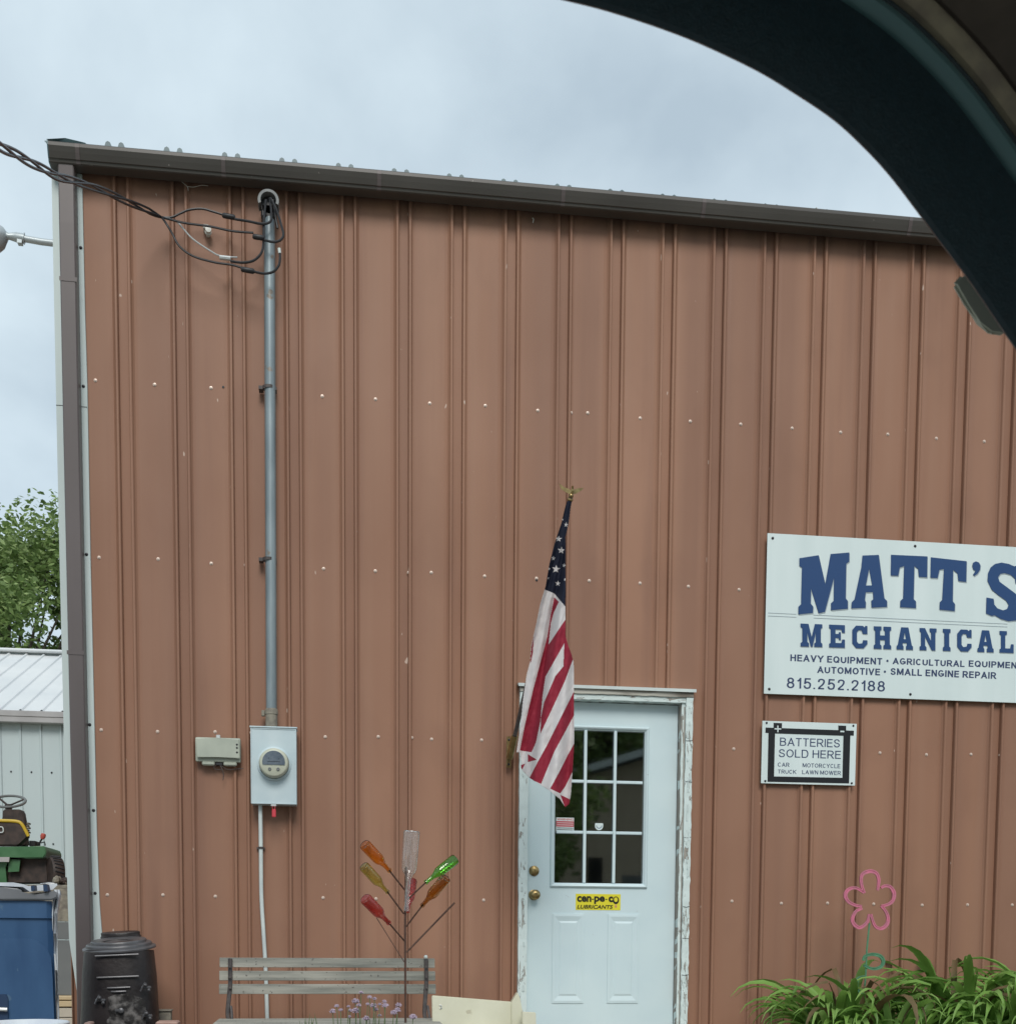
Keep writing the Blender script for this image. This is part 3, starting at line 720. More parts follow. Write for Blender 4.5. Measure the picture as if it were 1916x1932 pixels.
U['H'] = [[(0,0),(.44,0),(.44,.15),(.36,.2),(.36,.4),(.64,.4),(.64,.2),(.56,.15),(.56,0),(1,0),(1,.15),(.92,.2),(.92,.8),(1,.85),(1,1),(.56,1),(.56,.85),(.64,.8),(.64,.6),(.36,.6),(.36,.8),(.44,.85),(.44,1),(0,1),(0,.85),(.08,.8),(.08,.2),(0,.15)]]
U['A'] = [[(0,0),(.42,0),(.42,.15),(.36,.2),(.38,.3),(.62,.3),(.64,.2),(.58,.15),(.58,0),(1,0),(1,.15),(.93,.2),(.72,1),(.28,1),(.07,.2),(0,.15)], [(.42,.47),(.5,.78),(.58,.47)]]
U['N'] = [[(0,0),(.4,0),(.4,.15),(.32,.2),(.32,.62),(.72,0),(.93,0),(.93,.8),(1,.85),(1,1),(.6,1),(.6,.85),(.68,.8),(.68,.42),(.32,1),(0,1),(0,.85),(.08,.8),(.08,.2),(0,.15)]]
U['I'] = [[(0,0),(1,0),(1,.15),(.82,.2),(.82,.8),(1,.85),(1,1),(0,1),(0,.85),(.18,.8),(.18,.2),(0,.15)]]
U['L'] = [[(0,0),(1,0),(1,.4),(.82,.4),(.76,.2),(.4,.2),(.4,.8),(.52,.85),(.52,1),(0,1),(0,.85),(.1,.8),(.1,.2),(0,.15)]]
word = [('M',428,572),('E',618,722),('C',772,872),('H',915,1030),('A',1067,1175),('N',1220,1332),('I',1375,1425),('C',1470,1565),('A',1605,1712),('L',1752,1845)]
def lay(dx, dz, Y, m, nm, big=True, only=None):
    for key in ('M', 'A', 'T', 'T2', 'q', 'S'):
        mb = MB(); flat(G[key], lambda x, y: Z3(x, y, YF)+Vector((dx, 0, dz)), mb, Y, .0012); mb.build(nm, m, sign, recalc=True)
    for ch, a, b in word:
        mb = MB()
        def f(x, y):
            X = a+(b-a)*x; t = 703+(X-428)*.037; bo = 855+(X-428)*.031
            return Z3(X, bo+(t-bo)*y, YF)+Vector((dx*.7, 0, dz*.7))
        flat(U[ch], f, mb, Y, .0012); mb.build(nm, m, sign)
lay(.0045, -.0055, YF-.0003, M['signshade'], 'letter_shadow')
lay(0, 0, YF-.0022, M['signblue'], 'letter')
mb = MB()
for y0, y1 in ((632, 640), (652, 658)):
    pa = Z3(213, y0, YF); pb = Z3(400, y0+7, YF); z = (pa.z+pb.z)/2
    mb.box((pa.x, YF-.0014, z-.0012), (pb.x, YF-.0003, z+.0012))
    pa = Z3(515, y0+12, YF); mb.box((pa.x, YF-.0014, z-.0012), (5.36, YF-.0003, z+.0012))
mb.build('rule_line', M['signshade'], sign)
def arc_(cx, cy, rx, ry, a0, a1, n=14): return [(cx+rx*math.cos(math.radians(a0+(a1-a0)*i/n)), cy+ry*math.sin(math.radians(a0+(a1-a0)*i/n))) for i in range(n+1)]
def bowl(y0, y1, x=1.0): m = (y0+y1)/2; return [(0, y1), (x-.42, y1)]+arc_(x-.42, m, .42, (y1-y0)/2, 90, -90)[1:]+[(0, y0)]
ss_ = [(v.x, v.y) for v in smoothline([Vector((x, y, 0)) for x, y in ((.93,.74),(.82,.93),(.5,1),(.15,.93),(.04,.74),(.2,.57),(.5,.51),(.84,.42),(.97,.25),(.84,.06),(.5,0),(.14,.06),(.02,.27))], 4)]
two = [(v.x, v.y) for v in smoothline([Vector((x, y, 0)) for x, y in ((.04,.70),(.13,.92),(.5,1),(.88,.92),(.94,.70),(.72,.44),(.3,.2),(0,0))], 4)]+[(1, 0)]
five = [(v.x, v.y) for v in smoothline([Vector((x, y, 0)) for x, y in ((.10,.48),(.3,.61),(.6,.64),(.93,.5),(.98,.3),(.85,.07),(.5,0),(.14,.06),(.0,.27))], 4)]
GL = {'A': (.74, [[(0,0),(.5,1)],[(.5,1),(1,0)],[(.18,.30),(.82,.30)]]), 'B': (.66, [[(0,0),(0,1)],bowl(.52,1,.93),bowl(0,.52)]), 'C': (.70, [arc_(.5,.5,.5,.5,42,318,24)]),
 'D': (.70, [[(0,0),(0,1)],bowl(0,1)]), 'E': (.60, [[(0,0),(0,1)],[(0,0),(1,0)],[(0,.53),(.9,.53)],[(0,1),(.97,1)]]), 'G': (.74, [arc_(.5,.5,.5,.5,42,340,24),[(1,.1),(1,.43)],[(1,.43),(.55,.43)]]),
 'H': (.68, [[(0,0),(0,1)],[(1,0),(1,1)],[(0,.53),(1,.53)]]), 'I': (0, [[(0,0),(0,1)]]), 'K': (.68, [[(0,0),(0,1)],[(0,.36),(.95,1)],[(.35,.58),(1,0)]]), 'L': (.56, [[(0,0),(0,1)],[(0,0),(1,0)]]),
 'M': (.82, [[(0,0),(0,1)],[(1,0),(1,1)],[(.06,1),(.5,.04)],[(.94,1),(.5,.04)]]), 'N': (.68, [[(0,0),(0,1)],[(1,0),(1,1)],[(.06,1),(.94,0)]]), 'O': (.76, [arc_(.5,.5,.5,.5,0,360,28)]),
 'P': (.64, [[(0,0),(0,1)],bowl(.44,1)]), 'Q': (.76, [arc_(.5,.5,.5,.5,0,360,28),[(.62,.26),(.98,-.02)]]), 'R': (.68, [[(0,0),(0,1)],bowl(.46,1,.97),[(.5,.46),(.98,0)]]), 'S': (.64, [ss_]),
 'T': (.62, [[(0,1),(1,1)],[(.5,0),(.5,1)]]), 'U': (.68, [[(0,1),(0,.4)]+arc_(.5,.36,.5,.36,180,360)+[(1,.4),(1,1)]]), 'V': (.70, [[(0,1),(.5,0)],[(.5,0),(1,1)]]),
 'W': (1.0, [[(0,1),(.26,0)],[(.26,0),(.5,1)],[(.5,1),(.74,0)],[(.74,0),(1,1)]]), 'Y': (.70, [[(0,1),(.5,.44)],[(1,1),(.5,.44)],[(.5,0),(.5,.44)]]),
 '8': (.58, [arc_(.5,.77,.42,.23,0,360,20),arc_(.5,.27,.5,.27,0,360,22)]), '1': (.34, [[(1,0),(1,1)],[(0,.74),(.5,.80)],[(.5,.80),(.95,.98)]]), '2': (.58, [two]), '5': (.58, [[(.9,1),(.18,1)],[(.18,1),(.08,.47)],five])}
def stroke_text(mb, txt, x0, x1, z0, z1, Y, t=.16, gap=.13, space=.30):
    "sans capitals drawn as flat strips; strips lie in steps of 0.1 mm so none share a plane"
    pos = []; X = 0
    for ch in txt:
        if ch == ' ': X += space; continue
        if ch == '.': pos.append((ch, X, t)); X += t+gap; continue
        w = max(GL[ch][0], t); pos.append((ch, X, w)); X += w+gap
    Wt = X-gap; H = z1-z0; kx = (x1-x0)/Wt
    for ch, gx, w in pos:
        st = [[(0, -.5), (0, 0)]] if ch == '.' else GL[ch][1]
        for si, pl in enumerate(st):
            y = Y-.0003-.0001*si
            P = [(x0+(gx+t/2+px*(w-t))*kx, z0+(t/2+pz*(1-t))*H) for px, pz in pl]
            if ch == '.': P = [(P[0][0], z0), (P[0][0], z0+t*H)]
            closed = abs(P[0][0]-P[-1][0])+abs(P[0][1]-P[-1][1]) < 1e-6
            hx, hz = t/2*kx, t/2*H
            n = len(P); Lf, Rt = [], []
            for i, (px, pz) in enumerate(P):
                a = P[(i-1) if i else (n-2 if closed else 0)]; b = P[(i+1) if i < n-1 else (1 if closed else n-1)]
                dx, dz = (b[0]-a[0])/kx, (b[1]-a[1])/H; l = math.hypot(dx, dz) or 1; dx, dz = dx/l, dz/l
                ex = ez = 0
                if not closed and ch != '.' and len(P) == 2:
                    sg = -1 if i == 0 else 1; v_ = pl[i][1]
                    k_ = 1.0 if (v_ in (0, 1) and abs(dx) < .2) or abs(dz) < .1 else (.55 if v_ in (0, 1) else .3)
                    ex, ez = sg*dx*hx*k_, sg*dz*hz*k_
                Lf.append((px-dz*hx+ex, pz+dx*hz+ez)); Rt.append((px+dz*hx+ex, pz-dx*hz+ez))
            if len(P) == 2 and ch not in '.' and abs(P[0][0]-P[1][0]) > .2*hx and abs(P[0][1]-P[1][1]) > .2*hz:   # cut slanted ends level
                for k, i in ((0, 0), (1, 1)):
                    v_ = pl[i][1]
                    if v_ in (0, 1):
                        zc = z0 if v_ == 0 else z1; dd = ((P[1][0]-P[0][0])/(P[1][1]-P[0][1]))
                        Lf[i] = (Lf[i][0]+(zc-Lf[i][1])*dd, zc); Rt[i] = (Rt[i][0]+(zc-Rt[i][1])*dd, zc)
            A = [mb.bm.verts.new((x, y, z)) for x, z in Lf]; B = [mb.bm.verts.new((x, y, z)) for x, z in Rt]
            for i in range(n-1): mb.bm.faces.new((A[i], A[i+1], B[i+1], B[i]))
def line(mb, txt, xa, ya0, ya1, xb, yb0, yb1, Y, F3=Z3, bold=.012, **k):
    "ya0/ya1 = baseline and cap height at the left end, yb0/yb1 at the right end"
    a, b, c, d = F3(xa, ya0, Y), F3(xb, yb0, Y), F3(xa, ya1, Y), F3(xb, yb1, Y)
    stroke_text(mb, txt, a.x, b.x, (a.z+b.z)/2, (c.z+d.z)/2, Y, t=bold, **k)
for args in (('HEAVY EQUIPMENT', 360, 957, 910, 972, 972, 930), ('AGRICULTURAL', 1042, 975, 932, 1520, 990, 948), ('EQUIPMENT', 1547, 991, 949, 1908, 1003, 960),
             ('AUTOMOTIVE', 540, 1036, 990, 958, 1043, 1000), ('SMALL ENGINE REPAIR', 1027, 1047, 1004, 1730, 1068, 1022), ('815.252.2188', 336, 1137, 1066, 990, 1152, 1081)):
    mb = MB(); line(mb, *args, YF, bold=.185 if args[0][0] != '8' else .135, gap=.13 if args[0][0] != '8' else .17); o = mb.build('lettering', M['navy'], sign, recalc=False)
mb = MB()
for x, y in ((1007, 951), (990, 1023)):
    c = Z3(x, y, YF); mb.lathe([(.007, 0), (.007, .001), (0, .001)], (c.x, YF-.0003, c.z), (0, -1, 0), 12)
mb.build('bullet', M['navy'], sign)

# ------------------------------------------------------------------ batteries sign
a = Z3(155, 1788, YG); b = Z3(790, 1362, YG)
bx0, bx1, bz0, bz1 = 3.813, 4.408, 1.862, 2.232
bs = thing('batteries_sign', 'small white BATTERIES SOLD HERE sign with black battery outline below the big sign', 'sign', (4.1, YG, bz0))
MB().box((bx0, YG-.005, bz0), (bx1, YG, bz1), .001).build('sign_board', M['signwhite'], bs)
YB = YG-.0054
mb = MB()
for x in (bx0+.026, bx1-.022):
    for z in (bz0+.014, bz1-.012): scr(mb, x, z, .0045, YB)
stuff(mb.build('sign_screws', M['screwdark'], bs))
def B3(x, y):
    "sign picture to sign face"
    u = (x-(168-13*(y-1358)/427))/622.0; v = (y-(1358+8*u))/427.0
    return Vector((bx0+u*(bx1-bx0), YB, bz1-v*(bz1-bz0)))
mb = MB()
outline = [(188,1404),(240,1405),(240,1371),(295,1372),(294,1406),(666,1412),(666,1380),(718,1381),(718,1413),(770,1414),(768,1448),(746,1447),(736,1778),(197,1774),(206,1441),(186,1440)]
hole = [(249,1443),(700,1450),(692,1740),(240,1737)]
flat([outline, hole], B3, mb, YB, .0012)
mb.build('battery_drawing', M['inkblack'], bs)
mb = MB()
for x, y, w, h in ((267, 1412, 22, 4), (267, 1412, 4, 22), (692, 1421, 13, 5)):
    if h == 22:
        for s in (-1, 1):
            p = B3(x, y+s*13); mb.box((p.x-.0035, YB-.0024, p.z-.0085), (p.x+.0035, YB-.0013, p.z+.0085))
        continue
    p = B3(x, y); k = (bx1-bx0)/622; mb.box((p.x-w*k, YB-.0024, p.z-.9*h*k), (p.x+w*k, YB-.0013, p.z+.9*h*k))
mb.build('polarity_mark', M['signwhite'], bs)
for t, x0, x1, y0, y1, bo in (('BATTERIES', 280, 676, 1526, 1470, .004), ('SOLD HERE', 272, 682, 1604, 1549, .004), ('CAR', 265, 341, 1669, 1641, 0), ('TRUCK', 265, 386, 1716, 1689, 0),
                       ('MOTORCYCLE', 428, 678, 1671, 1643, 0), ('LAWN MOWER', 425, 681, 1718, 1690, 0)):
    mb = MB(); pa, pb, pc = B3(x0, y0), B3(x1, y0), B3(x0, y1)
    stroke_text(mb, t, pa.x, pb.x, pa.z, pc.z, YB, t=.12 if bo else .14); mb.build('lettering', M['navy'], bs, recalc=False)

# ------------------------------------------------------------------ electric service mast, wires, meter
YM = -.065
mast = thing('service_mast', 'grey galvanised conduit mast rising from the meter box to the gutter', 'mast', (.93, YM, 2.1))
pt, pb_ = at(508, 395, YM), at(512, 1345, YM)
mb = MB(); mb.tube([pb_, pb_.lerp(pt, .33), pb_.lerp(pt, .66), pt], .030, 20); mb.build('conduit', M['galv'], mast, smooth=True)
mb = MB(); mb.lathe([(.036, 0), (.036, .02), (.033, .03), (.031, .032)], pb_-Vector((0, 0, .01)), n=20); mb.lathe([(.033, 0), (.033, .09), (.0, .09)], Vector((pb_.x, pb_.y, 2.094)), n=20); mb.box((pb_.x-.055, YM-.01, pb_.z-.02), (pb_.x-.036, YM+.02, pb_.z+.012), .003)
mb.build('conduit_hub', M['tbrown'], mast, smooth=True)
for v in (732, 1056):
    p = at(507, v, YM); mb = MB(); mb.lathe([(.034, -.008), (.034, .008)], p, n=20)
    mb.box((p.x-.055, YM-.004, p.z-.009), (p.x-.03, YM+.05, p.z+.009)); mb.box((p.x+.03, YM-.004, p.z-.009), (p.x+.042, YM+.05, p.z+.009))
    mb.build('pipe_strap', M['iron'], mast)
hc = at(507, 386, YM-.02)
mb = MB()     # weatherhead: hooded cap
ring = []
for i in range(0, 21):
    t = PI*(-.12+1.24*i/20)
    ring.append(Vector((hc.x+.056*math.cos(t), YM-.075, hc.z+.056*math.sin(t)-.005)))
inner = [Vector((hc.x+(p.x-hc.x)*.74, p.y, hc.z+(p.z-hc.z)*.74)) for p in ring[::-1]]
mb.prism(ring+inner, (0, .08, 0)); mb.build('weatherhead', M['tweather'], mast, smooth=False)
mb = MB(); mb.lathe([(0, 0), (.047, 0), (.05, .02), (.04, .07), (0, .075)], (hc.x, YM-.03, hc.z-.003), (0, 1, 0), 20); mb.box((hc.x-.042, YM-.03, hc.z-.07), (hc.x+.042, YM+.04, hc.z), .008)
mb.build('weatherhead_body', M['black'], mast, smooth=True)

sd_ = thing('service_drop', 'twisted black overhead power wires coming in from the left to the mast', 'cable', at(230, 420, -.3))
def dep(x): return -.10-2.6*max(0, (900-x)/900)**1.3
base = [(-420, -30), (-150, 90), (0, 178), (100, 232), (200, 285), (300, 338), (400, 372), (520, 408), (650, 462), (780, 520), (905, 578)]
core = smoothline([Z1(x, y, dep(x)) for x, y in base], 10)
d0 = (core[0]-core[4]).normalized()
core = [core[0]+d0*t_+Vector((0, 0, .004*t_*t_)) for t_ in (26, 22, 18, 14, 11, 8, 6, 4.5, 3, 2, 1.3, .8, .4)]+core      # on to the street pole out of view
for s in range(3):
    pts = []; n = len(core)
    for i, p in enumerate(core):
        amp = .011*min(1, (n-1-i)/6); th = 2*PI*((i-13)*.021+s/3)
        pts.append(p+Vector((0, math.sin(th)*amp, math.cos(th)*amp*1.25)))
    if s == 0: ext = [(960, 578), (1010, 556), (1060, 536), (1130, 530), (1190, 545), (1245, 562)]
    elif s == 1: ext = [(960, 592), (1010, 605), (1060, 614), (1180, 630), (1300, 655), (1420, 665)]
    else: ext = [(930, 612), (965, 670), (1005, 740), (1080, 795), (1200, 830), (1300, 845), (1355, 862)]
    e = smoothline([pts[-1]]+[Z1(x, y, -.10-.03*s) for x, y in ext], 5)[1:]
    mb = MB(); mb.tube(pts+e, .0058, 7); mb.build('wire', M['black'], sd_, smooth=True)
ends = [([(1315, 588), (1390, 600), (1470, 615), (1515, 600), (1520, 550), (1512, 470)], -.14), ([(1480, 705), (1530, 716), (1570, 706), (1587, 675), (1575, 620), (1550, 540), (1515, 470)], -.15),
        ([(1420, 882), (1480, 893), (1530, 883), (1560, 850), (1568, 810), (1567, 770)], -.16), ([(1290, 824), (1360, 832), (1420, 820), (1462, 780), (1476, 720), (1478, 600), (1490, 480)], -.13),
        ([(1555, 640), (1540, 560), (1528, 480)], -.12)]
for e, y in ends:
    mb = MB(); mb.tube(smoothline([Z1(px, py, y) for px, py in e], 6), .0066, 7); mb.build('wire', M['black'], sd_, smooth=True)
for (x0, y0, x1, y1), y in (((1245, 566, 1318, 580), -.12), ((1415, 685, 1482, 695), -.14), ((1350, 868, 1425, 882), -.16)):
    p, q = Z1(x0, y0, y), Z1(x1, y1, y); mb = MB(); mb.tube([p, p.lerp(q, .1), p.lerp(q, .9), q], [.009, .0135, .0135, .009], 10); mb.build('connector', M['black'], sd_, smooth=True)
mb = MB(); mb.tube(smoothline([Z1(x, y, -.11) for x, y in ((925, 580), (985, 600), (1025, 640), (1080, 700), (1180, 768), (1235, 795), (1330, 803))], 6), .0042, 6); mb.build('neutral_wire', M['galvl'], sd_, smooth=True)
p, q = Z1(1230, 803, -.125), Z1(1292, 810, -.125); mb = MB(); mb.tube([p, q], .012, 8); mb.build('splice', M['galvl'], sd_)
mb = MB(); mb.tube([Z1(1567, 780, -.16), Z1(1563, 752, -.16)], .008, 8); mb.build('wire_cap', M['pvc'], sd_)
cw = MB()
for P_ in (((985, 330), (1015, 375), (1048, 405), (1055, 430)), ((1048, 405), (1085, 408), (1130, 398), (1165, 402)), ((950, 345), (1000, 340), (1090, 350)), ((1015, 375), (1020, 352), (1060, 335))):
    cw.tube(smoothline([Z1(x, y, -.03) for x, y in P_], 4), .0012, 4)
for x_, y_, q_ in ((905, 385, 1), (1005, 420, 1), (1540, 400, 1)):
    p = at(x_, y_, -.012); cw.tube([p, p+Vector((.004, 0, .018)), p+Vector((-.003, 0, .026))], .003, 5)
stuff(cw.build('cobwebs', M['porcelain'], bld))
hl = MB(); 
for x_, y_ in ((421, 730), (1012, 1095)): hl.lathe([(.007, 0), (.006, .002), (0, .002)], at(x_, y_, -.001), (0, -1, 0), 8)
stuff(hl.build('empty_screw_holes', M['inkblack'], bld))
ik = thing('wire_insulator', 'small white porcelain insulator knob on the wall below the gutter', 'insulator', Z1(1160, 670, 0))
p = Z1(1160, 672, 0)
mb = MB(); mb.lathe([(.012, 0), (.012, .02), (.018, .024), (.018, .034), (.011, .038), (.011, .046), (.017, .050), (.016, .062), (0, .064)], p+Vector((.006, -.001, -.006)), (0.1, -1, 0), 16); mb.build('knob', M['porcelain'], ik, smooth=True)
mb = MB(); mb.box(p+Vector((-.018, -.045, .008)), p+Vector((.012, -.001, .028)), .002); mb.build('clamp', M['porcelain'], ik)

mp0, mp1 = Z4(895, 1392, -.02), Z4(1474, 420, -.11)
mx0, mx1, mz0, mz1 = .815, 1.067, 1.665, 2.085
mtr = thing('electric_meter', 'pale blue-grey electric meter box with round cream meter below the conduit', 'electric meter', ((mx0+mx1)/2, -.02, mz0))
YMB = -.125
MB().box((mx0, YMB, mz0), (mx1, -.018, mz1), .004).build('meter_box', M['meter'], mtr)
mb = MB(); mb.box((mx0-.004, YMB-.008, mz1+.0005), (mx1+.005, -.018, mz1+.009), .002); mb.build('box_lid_lip', M['meter'], mtr)
mb = MB(); ringface(mb, mx0+.0015, mx1-.0015, mz0+.0015, mz1-.0015, mx0+.006, mx1-.006, mz0+.006, mz1-.006, YMB-.0035, YMB-.0003); mb.build('cover_edge', M['meter'], mtr)
mc = Vector((.944, YMB, 1.888))
mb = MB(); mb.lathe([(.094, 0), (.095, .004), (.090, .010), (.084, .012), (.082, .006)], mc-Vector((0, .0003, 0)), (0, -1, 0), 48); mb.build('socket_ring', M['meter'], mtr, smooth=True)
mb = MB(); mb.lathe([(.081, .006), (.081, .045), (.076, .060), (.070, .064), (.0, .066)], mc, (0, -1, 0), 48); mtb = mb.build('meter_body', M['cream'], mtr, smooth=True)
arc = [(.062*math.cos(t), .062*math.sin(t)) for t in [PI*(-.08+1.16*i/24) for i in range(25)]]
mb = MB(); flat([[(x, y) for x, y in arc]], lambda x, y: Vector((mc.x+x, 0, mc.z+y+.002)), mb, YMB-.0665, .002)
M['lcd'] = mat('meter_window', (0.09, 0.115, 0.15), 0.08, col2=(.13, .155, .19), scale=60, coat=.6); mb.build('meter_window', M['lcd'], mtb)
mb = MB()
for x0, x1, z0, z1 in ((-.035, .035, .003, .0055), (-.028, -.025, .018, .026), (.028, .031, .016, .024)): mb.box((mc.x+x0, YMB-.0694, mc.z+z0), (mc.x+x1, YMB-.0686, mc.z+z1))
mb.build('display_line', M['screwdark'], mtb)
for dx, r in ((-.022, .0085), (.024, .009)):
    mb = MB(); mb.lathe([(r, 0), (r, .005), (r*.6, .006), (0, .004)], (mc.x+dx, YMB-.0655, mc.z-.036), (0, -1, 0), 14); mb.build('reset_button', M['tgrey'], mtb)
mb = MB(); mb.box((mc.x-.02, YMB-.006, mz0-.012), (mc.x+.01, YMB+.012, mz0-.0005), .002); mb.build('hasp', M['galvl'], mtr)
mb = MB(); mb.tube(smoothline([Vector((mc.x-.004, YMB-.004, mz0-.006)), Vector((mc.x-.012, YMB-.006, mz0-.02)), Vector((mc.x-.004, YMB-.008, mz0-.032)), Vector((mc.x+.004, YMB-.006, mz0-.02)), Vector((mc.x-.002, YMB-.004, mz0-.006))], 5), .0016, 6)
mb.box((mc.x-.014, YMB-.010, mz0-.072), (mc.x+.008, YMB-.005, mz0-.028), .003); o = mb.build('seal_tag', M['ruby'], mtr); o['label'] = 'red plastic seal tag'
# grounding pipe
gp_ = [at(491, 1500, -.07), at(491, 1526, -.07), at(492, 1600, -.06), at(493, 1690, -.04), at(497, 1760, -.04), at(501, 1830, -.04), at(504, 1932, -.04), at(505, 2055, -.04)]
gpp = thing('white_pipe', 'thin white plastic conduit running down the wall from the meter box behind the bench', 'pipe', gp_[-1])
mb = MB(); mb.tube(smoothline(gp_, 4), .0115, 12); mb.build('pipe', M['pvc'], gpp, smooth=True)
mb = MB(); p = gp_[2]; mb.lathe([(.015, -.006), (.015, .006)], p, n=14); mb.box((p.x-.025, -.02, p.z-.006), (p.x+.02, -.002, p.z+.006)); mb.build('pipe_strap', M['iron'], gpp)
# telecom box
tx0, tx1, tz0, tz1 = .508, .756, 1.900, 2.035
tb = thing('utility_box', 'small grey-green telephone utility box to the left of the meter', 'utility box', ((tx0+tx1)/2, -.02, tz0))
mb = MB(); mb.box((tx0, -.058, tz0), (tx1, -.018, tz1), .008, seg=2); mb.build('box_base', M['greyplastic'], tb, smooth=True)
pts = [(tx0+.012, tz0+.018), ((tx0+tx1)/2, tz0+.024), (tx1-.004, tz0+.018), (tx1-.006, tz1-.010), ((tx0+tx1)/2, tz1-.004), (tx0+.008, tz1-.010)]
mb = MB(); mb.prism([Vector((x, -.062, z)) for x, z in pts], (0, -.018, 0)); r = bmesh.ops.bevel(mb.bm, geom=mb.bm.edges[:], offset=.004, segments=2, affect='EDGES')
lidb = mb.build('box_cover', M['greyplastic'], tb, smooth=True)
mb = MB(); 
for z in (.095, .077, .052): mb.lathe([(.006, 0), (.0045, .001), (0, .001)], (tx1-.018, -.0802, tz0+z), (0, -1, 0), 10)
mb.build('cover_screw', M['screwdark'], lidb)
for x0, x1 in ((tx0+.035, tx0+.105), (tx1-.095, tx1-.022)): MB().box((x0, -.06, tz0-.020), (x1, -.022, tz0+.003), .006).build('cable_gland', M['greyplastic'], tb)
mb = MB(); mb.box((tx0+.108, -.05, tz0-.018), (tx0+.15, -.025, tz0-.0005), .003); mb.build('cable_entry', M['black'], tb)
mb = MB(); mb.box(((tx0+tx1)/2-.012, -.04, tz1-.003), ((tx0+tx1)/2+.012, -.02, tz1+.018), .003); mb.build('mounting_tab', M['galvl'], tb)
mb = MB(); c = Vector((tx0+.13, -.045, tz0-.01))
mb.tube(smoothline([c, c+Vector((.015, -.004, -.03)), c+Vector((.022, 0, -.06)), c+Vector((.018, .004, -.09))], 5), .0022, 6)
mb.tube(smoothline([c, c+Vector((.04, .0, -.028)), c+Vector((.09, .012, -.024)), c+Vector((.13, .02, -.018))], 5), .002, 6)
mb.tube(smoothline([c, c+Vector((-.03, .0, -.015)), c+Vector((-.02, .0, -.03)), c+Vector((.02, .0, -.03))], 5), .0018, 6)
mb.build('loose_cable', M['iron'], tb)

# ------------------------------------------------------------------ flag
pole_top = ZF(466, 195, -.86); pole_bot = ZF(128, 1640, -.075)
fl = thing('flag_pole', 'slanting dark flag pole in a brass wall bracket left of the door', 'flag pole', pole_bot)
mb = MB(); mb.tube([pole_bot, pole_bot.lerp(pole_top, .5), pole_top+(pole_top-pole_bot).normalized()*.02], .0115, 12); mb.build('pole', M['iron'], fl, smooth=True)
q0, q1 = ZF(107, 1705, -.02), ZF(134, 1528, -.02)
mb = MB(); mb.box((q0.x, -.032, q0.z), (q1.x, -.020, q1.z), .002); bk = mb.build('wall_bracket', M['brass'], fl)
mb = MB(); d = (pole_top-pole_bot).normalized(); mb.lathe([(.019, -.01), (.019, .13), (.014, .13)], pole_bot, d, 16); mb.build('bracket_socket', M['brass'], bk, smooth=True)
mb = MB()
for z in (q0.z+.02, q1.z-.02): scr(mb, (q0.x+q1.x)/2, z, .0045, -.033)
mb.build('bracket_screw', M['screwdark'], bk)
# eagle
e0 = pole_top+d*.012
mb = MB(); mb.ball(e0+d*.012, .013, 8); mb.lathe([(.013, 0), (.016, .01), (.010, .02), (.007, .03)], e0-d*.015, d, 12)
ec = ZF(478, 140, -.87)
mb.tube(smoothline([ec+Vector((-.002, .01, -.03)), ec+Vector((0, 0, -.01)), ec+Vector((.002, -.006, .008)), ec+Vector((.001, -.012, .018))], 4), [.005]*4+[.008]*4+[.006]*3+[.005]*2, 8)
mb.tube([ec+Vector((.001, -.012, .018)), ec+Vector((.001, -.024, .014))], [.006, .001], 6)
for s in (-1, 1):
    P = [ec+Vector((s*x, y, z)) for x, y, z in ((.004, 0, .004), (.018, .003, .012), (.036, .008, .019), (.064, .012, .030+(.008 if s < 0 else -.006)), (.054, .012, .012), (.042, .011, .004), (.030, .009, -.004), (.020, .006, -.010), (.008, .002, -.014))]
    mb.prism(P, (0, .004, .001))
mb.build('eagle_finial', M['brass'], fl, smooth=True)

def inpoly(x, y, P):
    c = False; j = len(P)-1
    for i in range(len(P)):
        xi, yi = P[i]; xj, yj = P[j]
        if (yi > y) != (yj > y) and x < (xj-xi)*(y-yi)/(yj-yi)+xi: c = not c
        j = i
    return c
SIL = [(456,195),(475,195),(470,232),(457,330),(441,400),(440,560),(443,700),(441,790),(440,900),(441,960),(456,1010),(475,1060),(488,1110),(490,1220),(490,1420),(488,1600),(478,1750),(471,1850),(462,1908),(440,1926),(412,1882),(350,1832),(240,1762),(200,1722),(190,1700),(192,1664),(186,1616),(165,1616),(184,1500),(200,1330),(222,1180),(243,1100),(250,1010),(280,880),(300,780),(330,680),(350,560),(380,440),(420,320),(436,250),(450,200)]
REDS = [[(378,740),(404,766),(374,830),(358,890),(346,1008),(440,868),(441,955),(478,1060),(484,1090),(440,1210),(385,1330),(300,1512),(303,1420),(320,1335),(385,1185),(430,1130),(435,1000),(328,1190),(312,1300),(300,1440),(275,1560),(250,1616),(184,1606),(215,1450),(262,1250),(305,1090),(340,960),(358,845)],
        [(492,1268),(492,1402),(440,1500),(380,1610),(304,1795),(236,1765),(280,1680),(330,1590),(400,1450),(450,1350)],
        [(490,1568),(484,1720),(440,1810),(412,1849),(355,1822),(400,1740),(450,1640)],
        [(412,1856),(470,1884),(462,1912),(440,1930)],
        [(228,1626),(280,1658),(229,1672)], [(190,1688),(214,1680),(194,1722)],
        [(243,1105),(252,1010),(262,960),(258,1050),(246,1110)]]
CANT = [(300,0),(520,0),(520,800),(440,792),(378,718),(324,696),(310,690)]
STARS = [(445,330,15),(403,410,19),(418,475,21),(373,520,15),(388,581,24),(433,560,13),(350,580,9),(399,662,16),(440,640,11),(425,300,10),(344,632,8)]
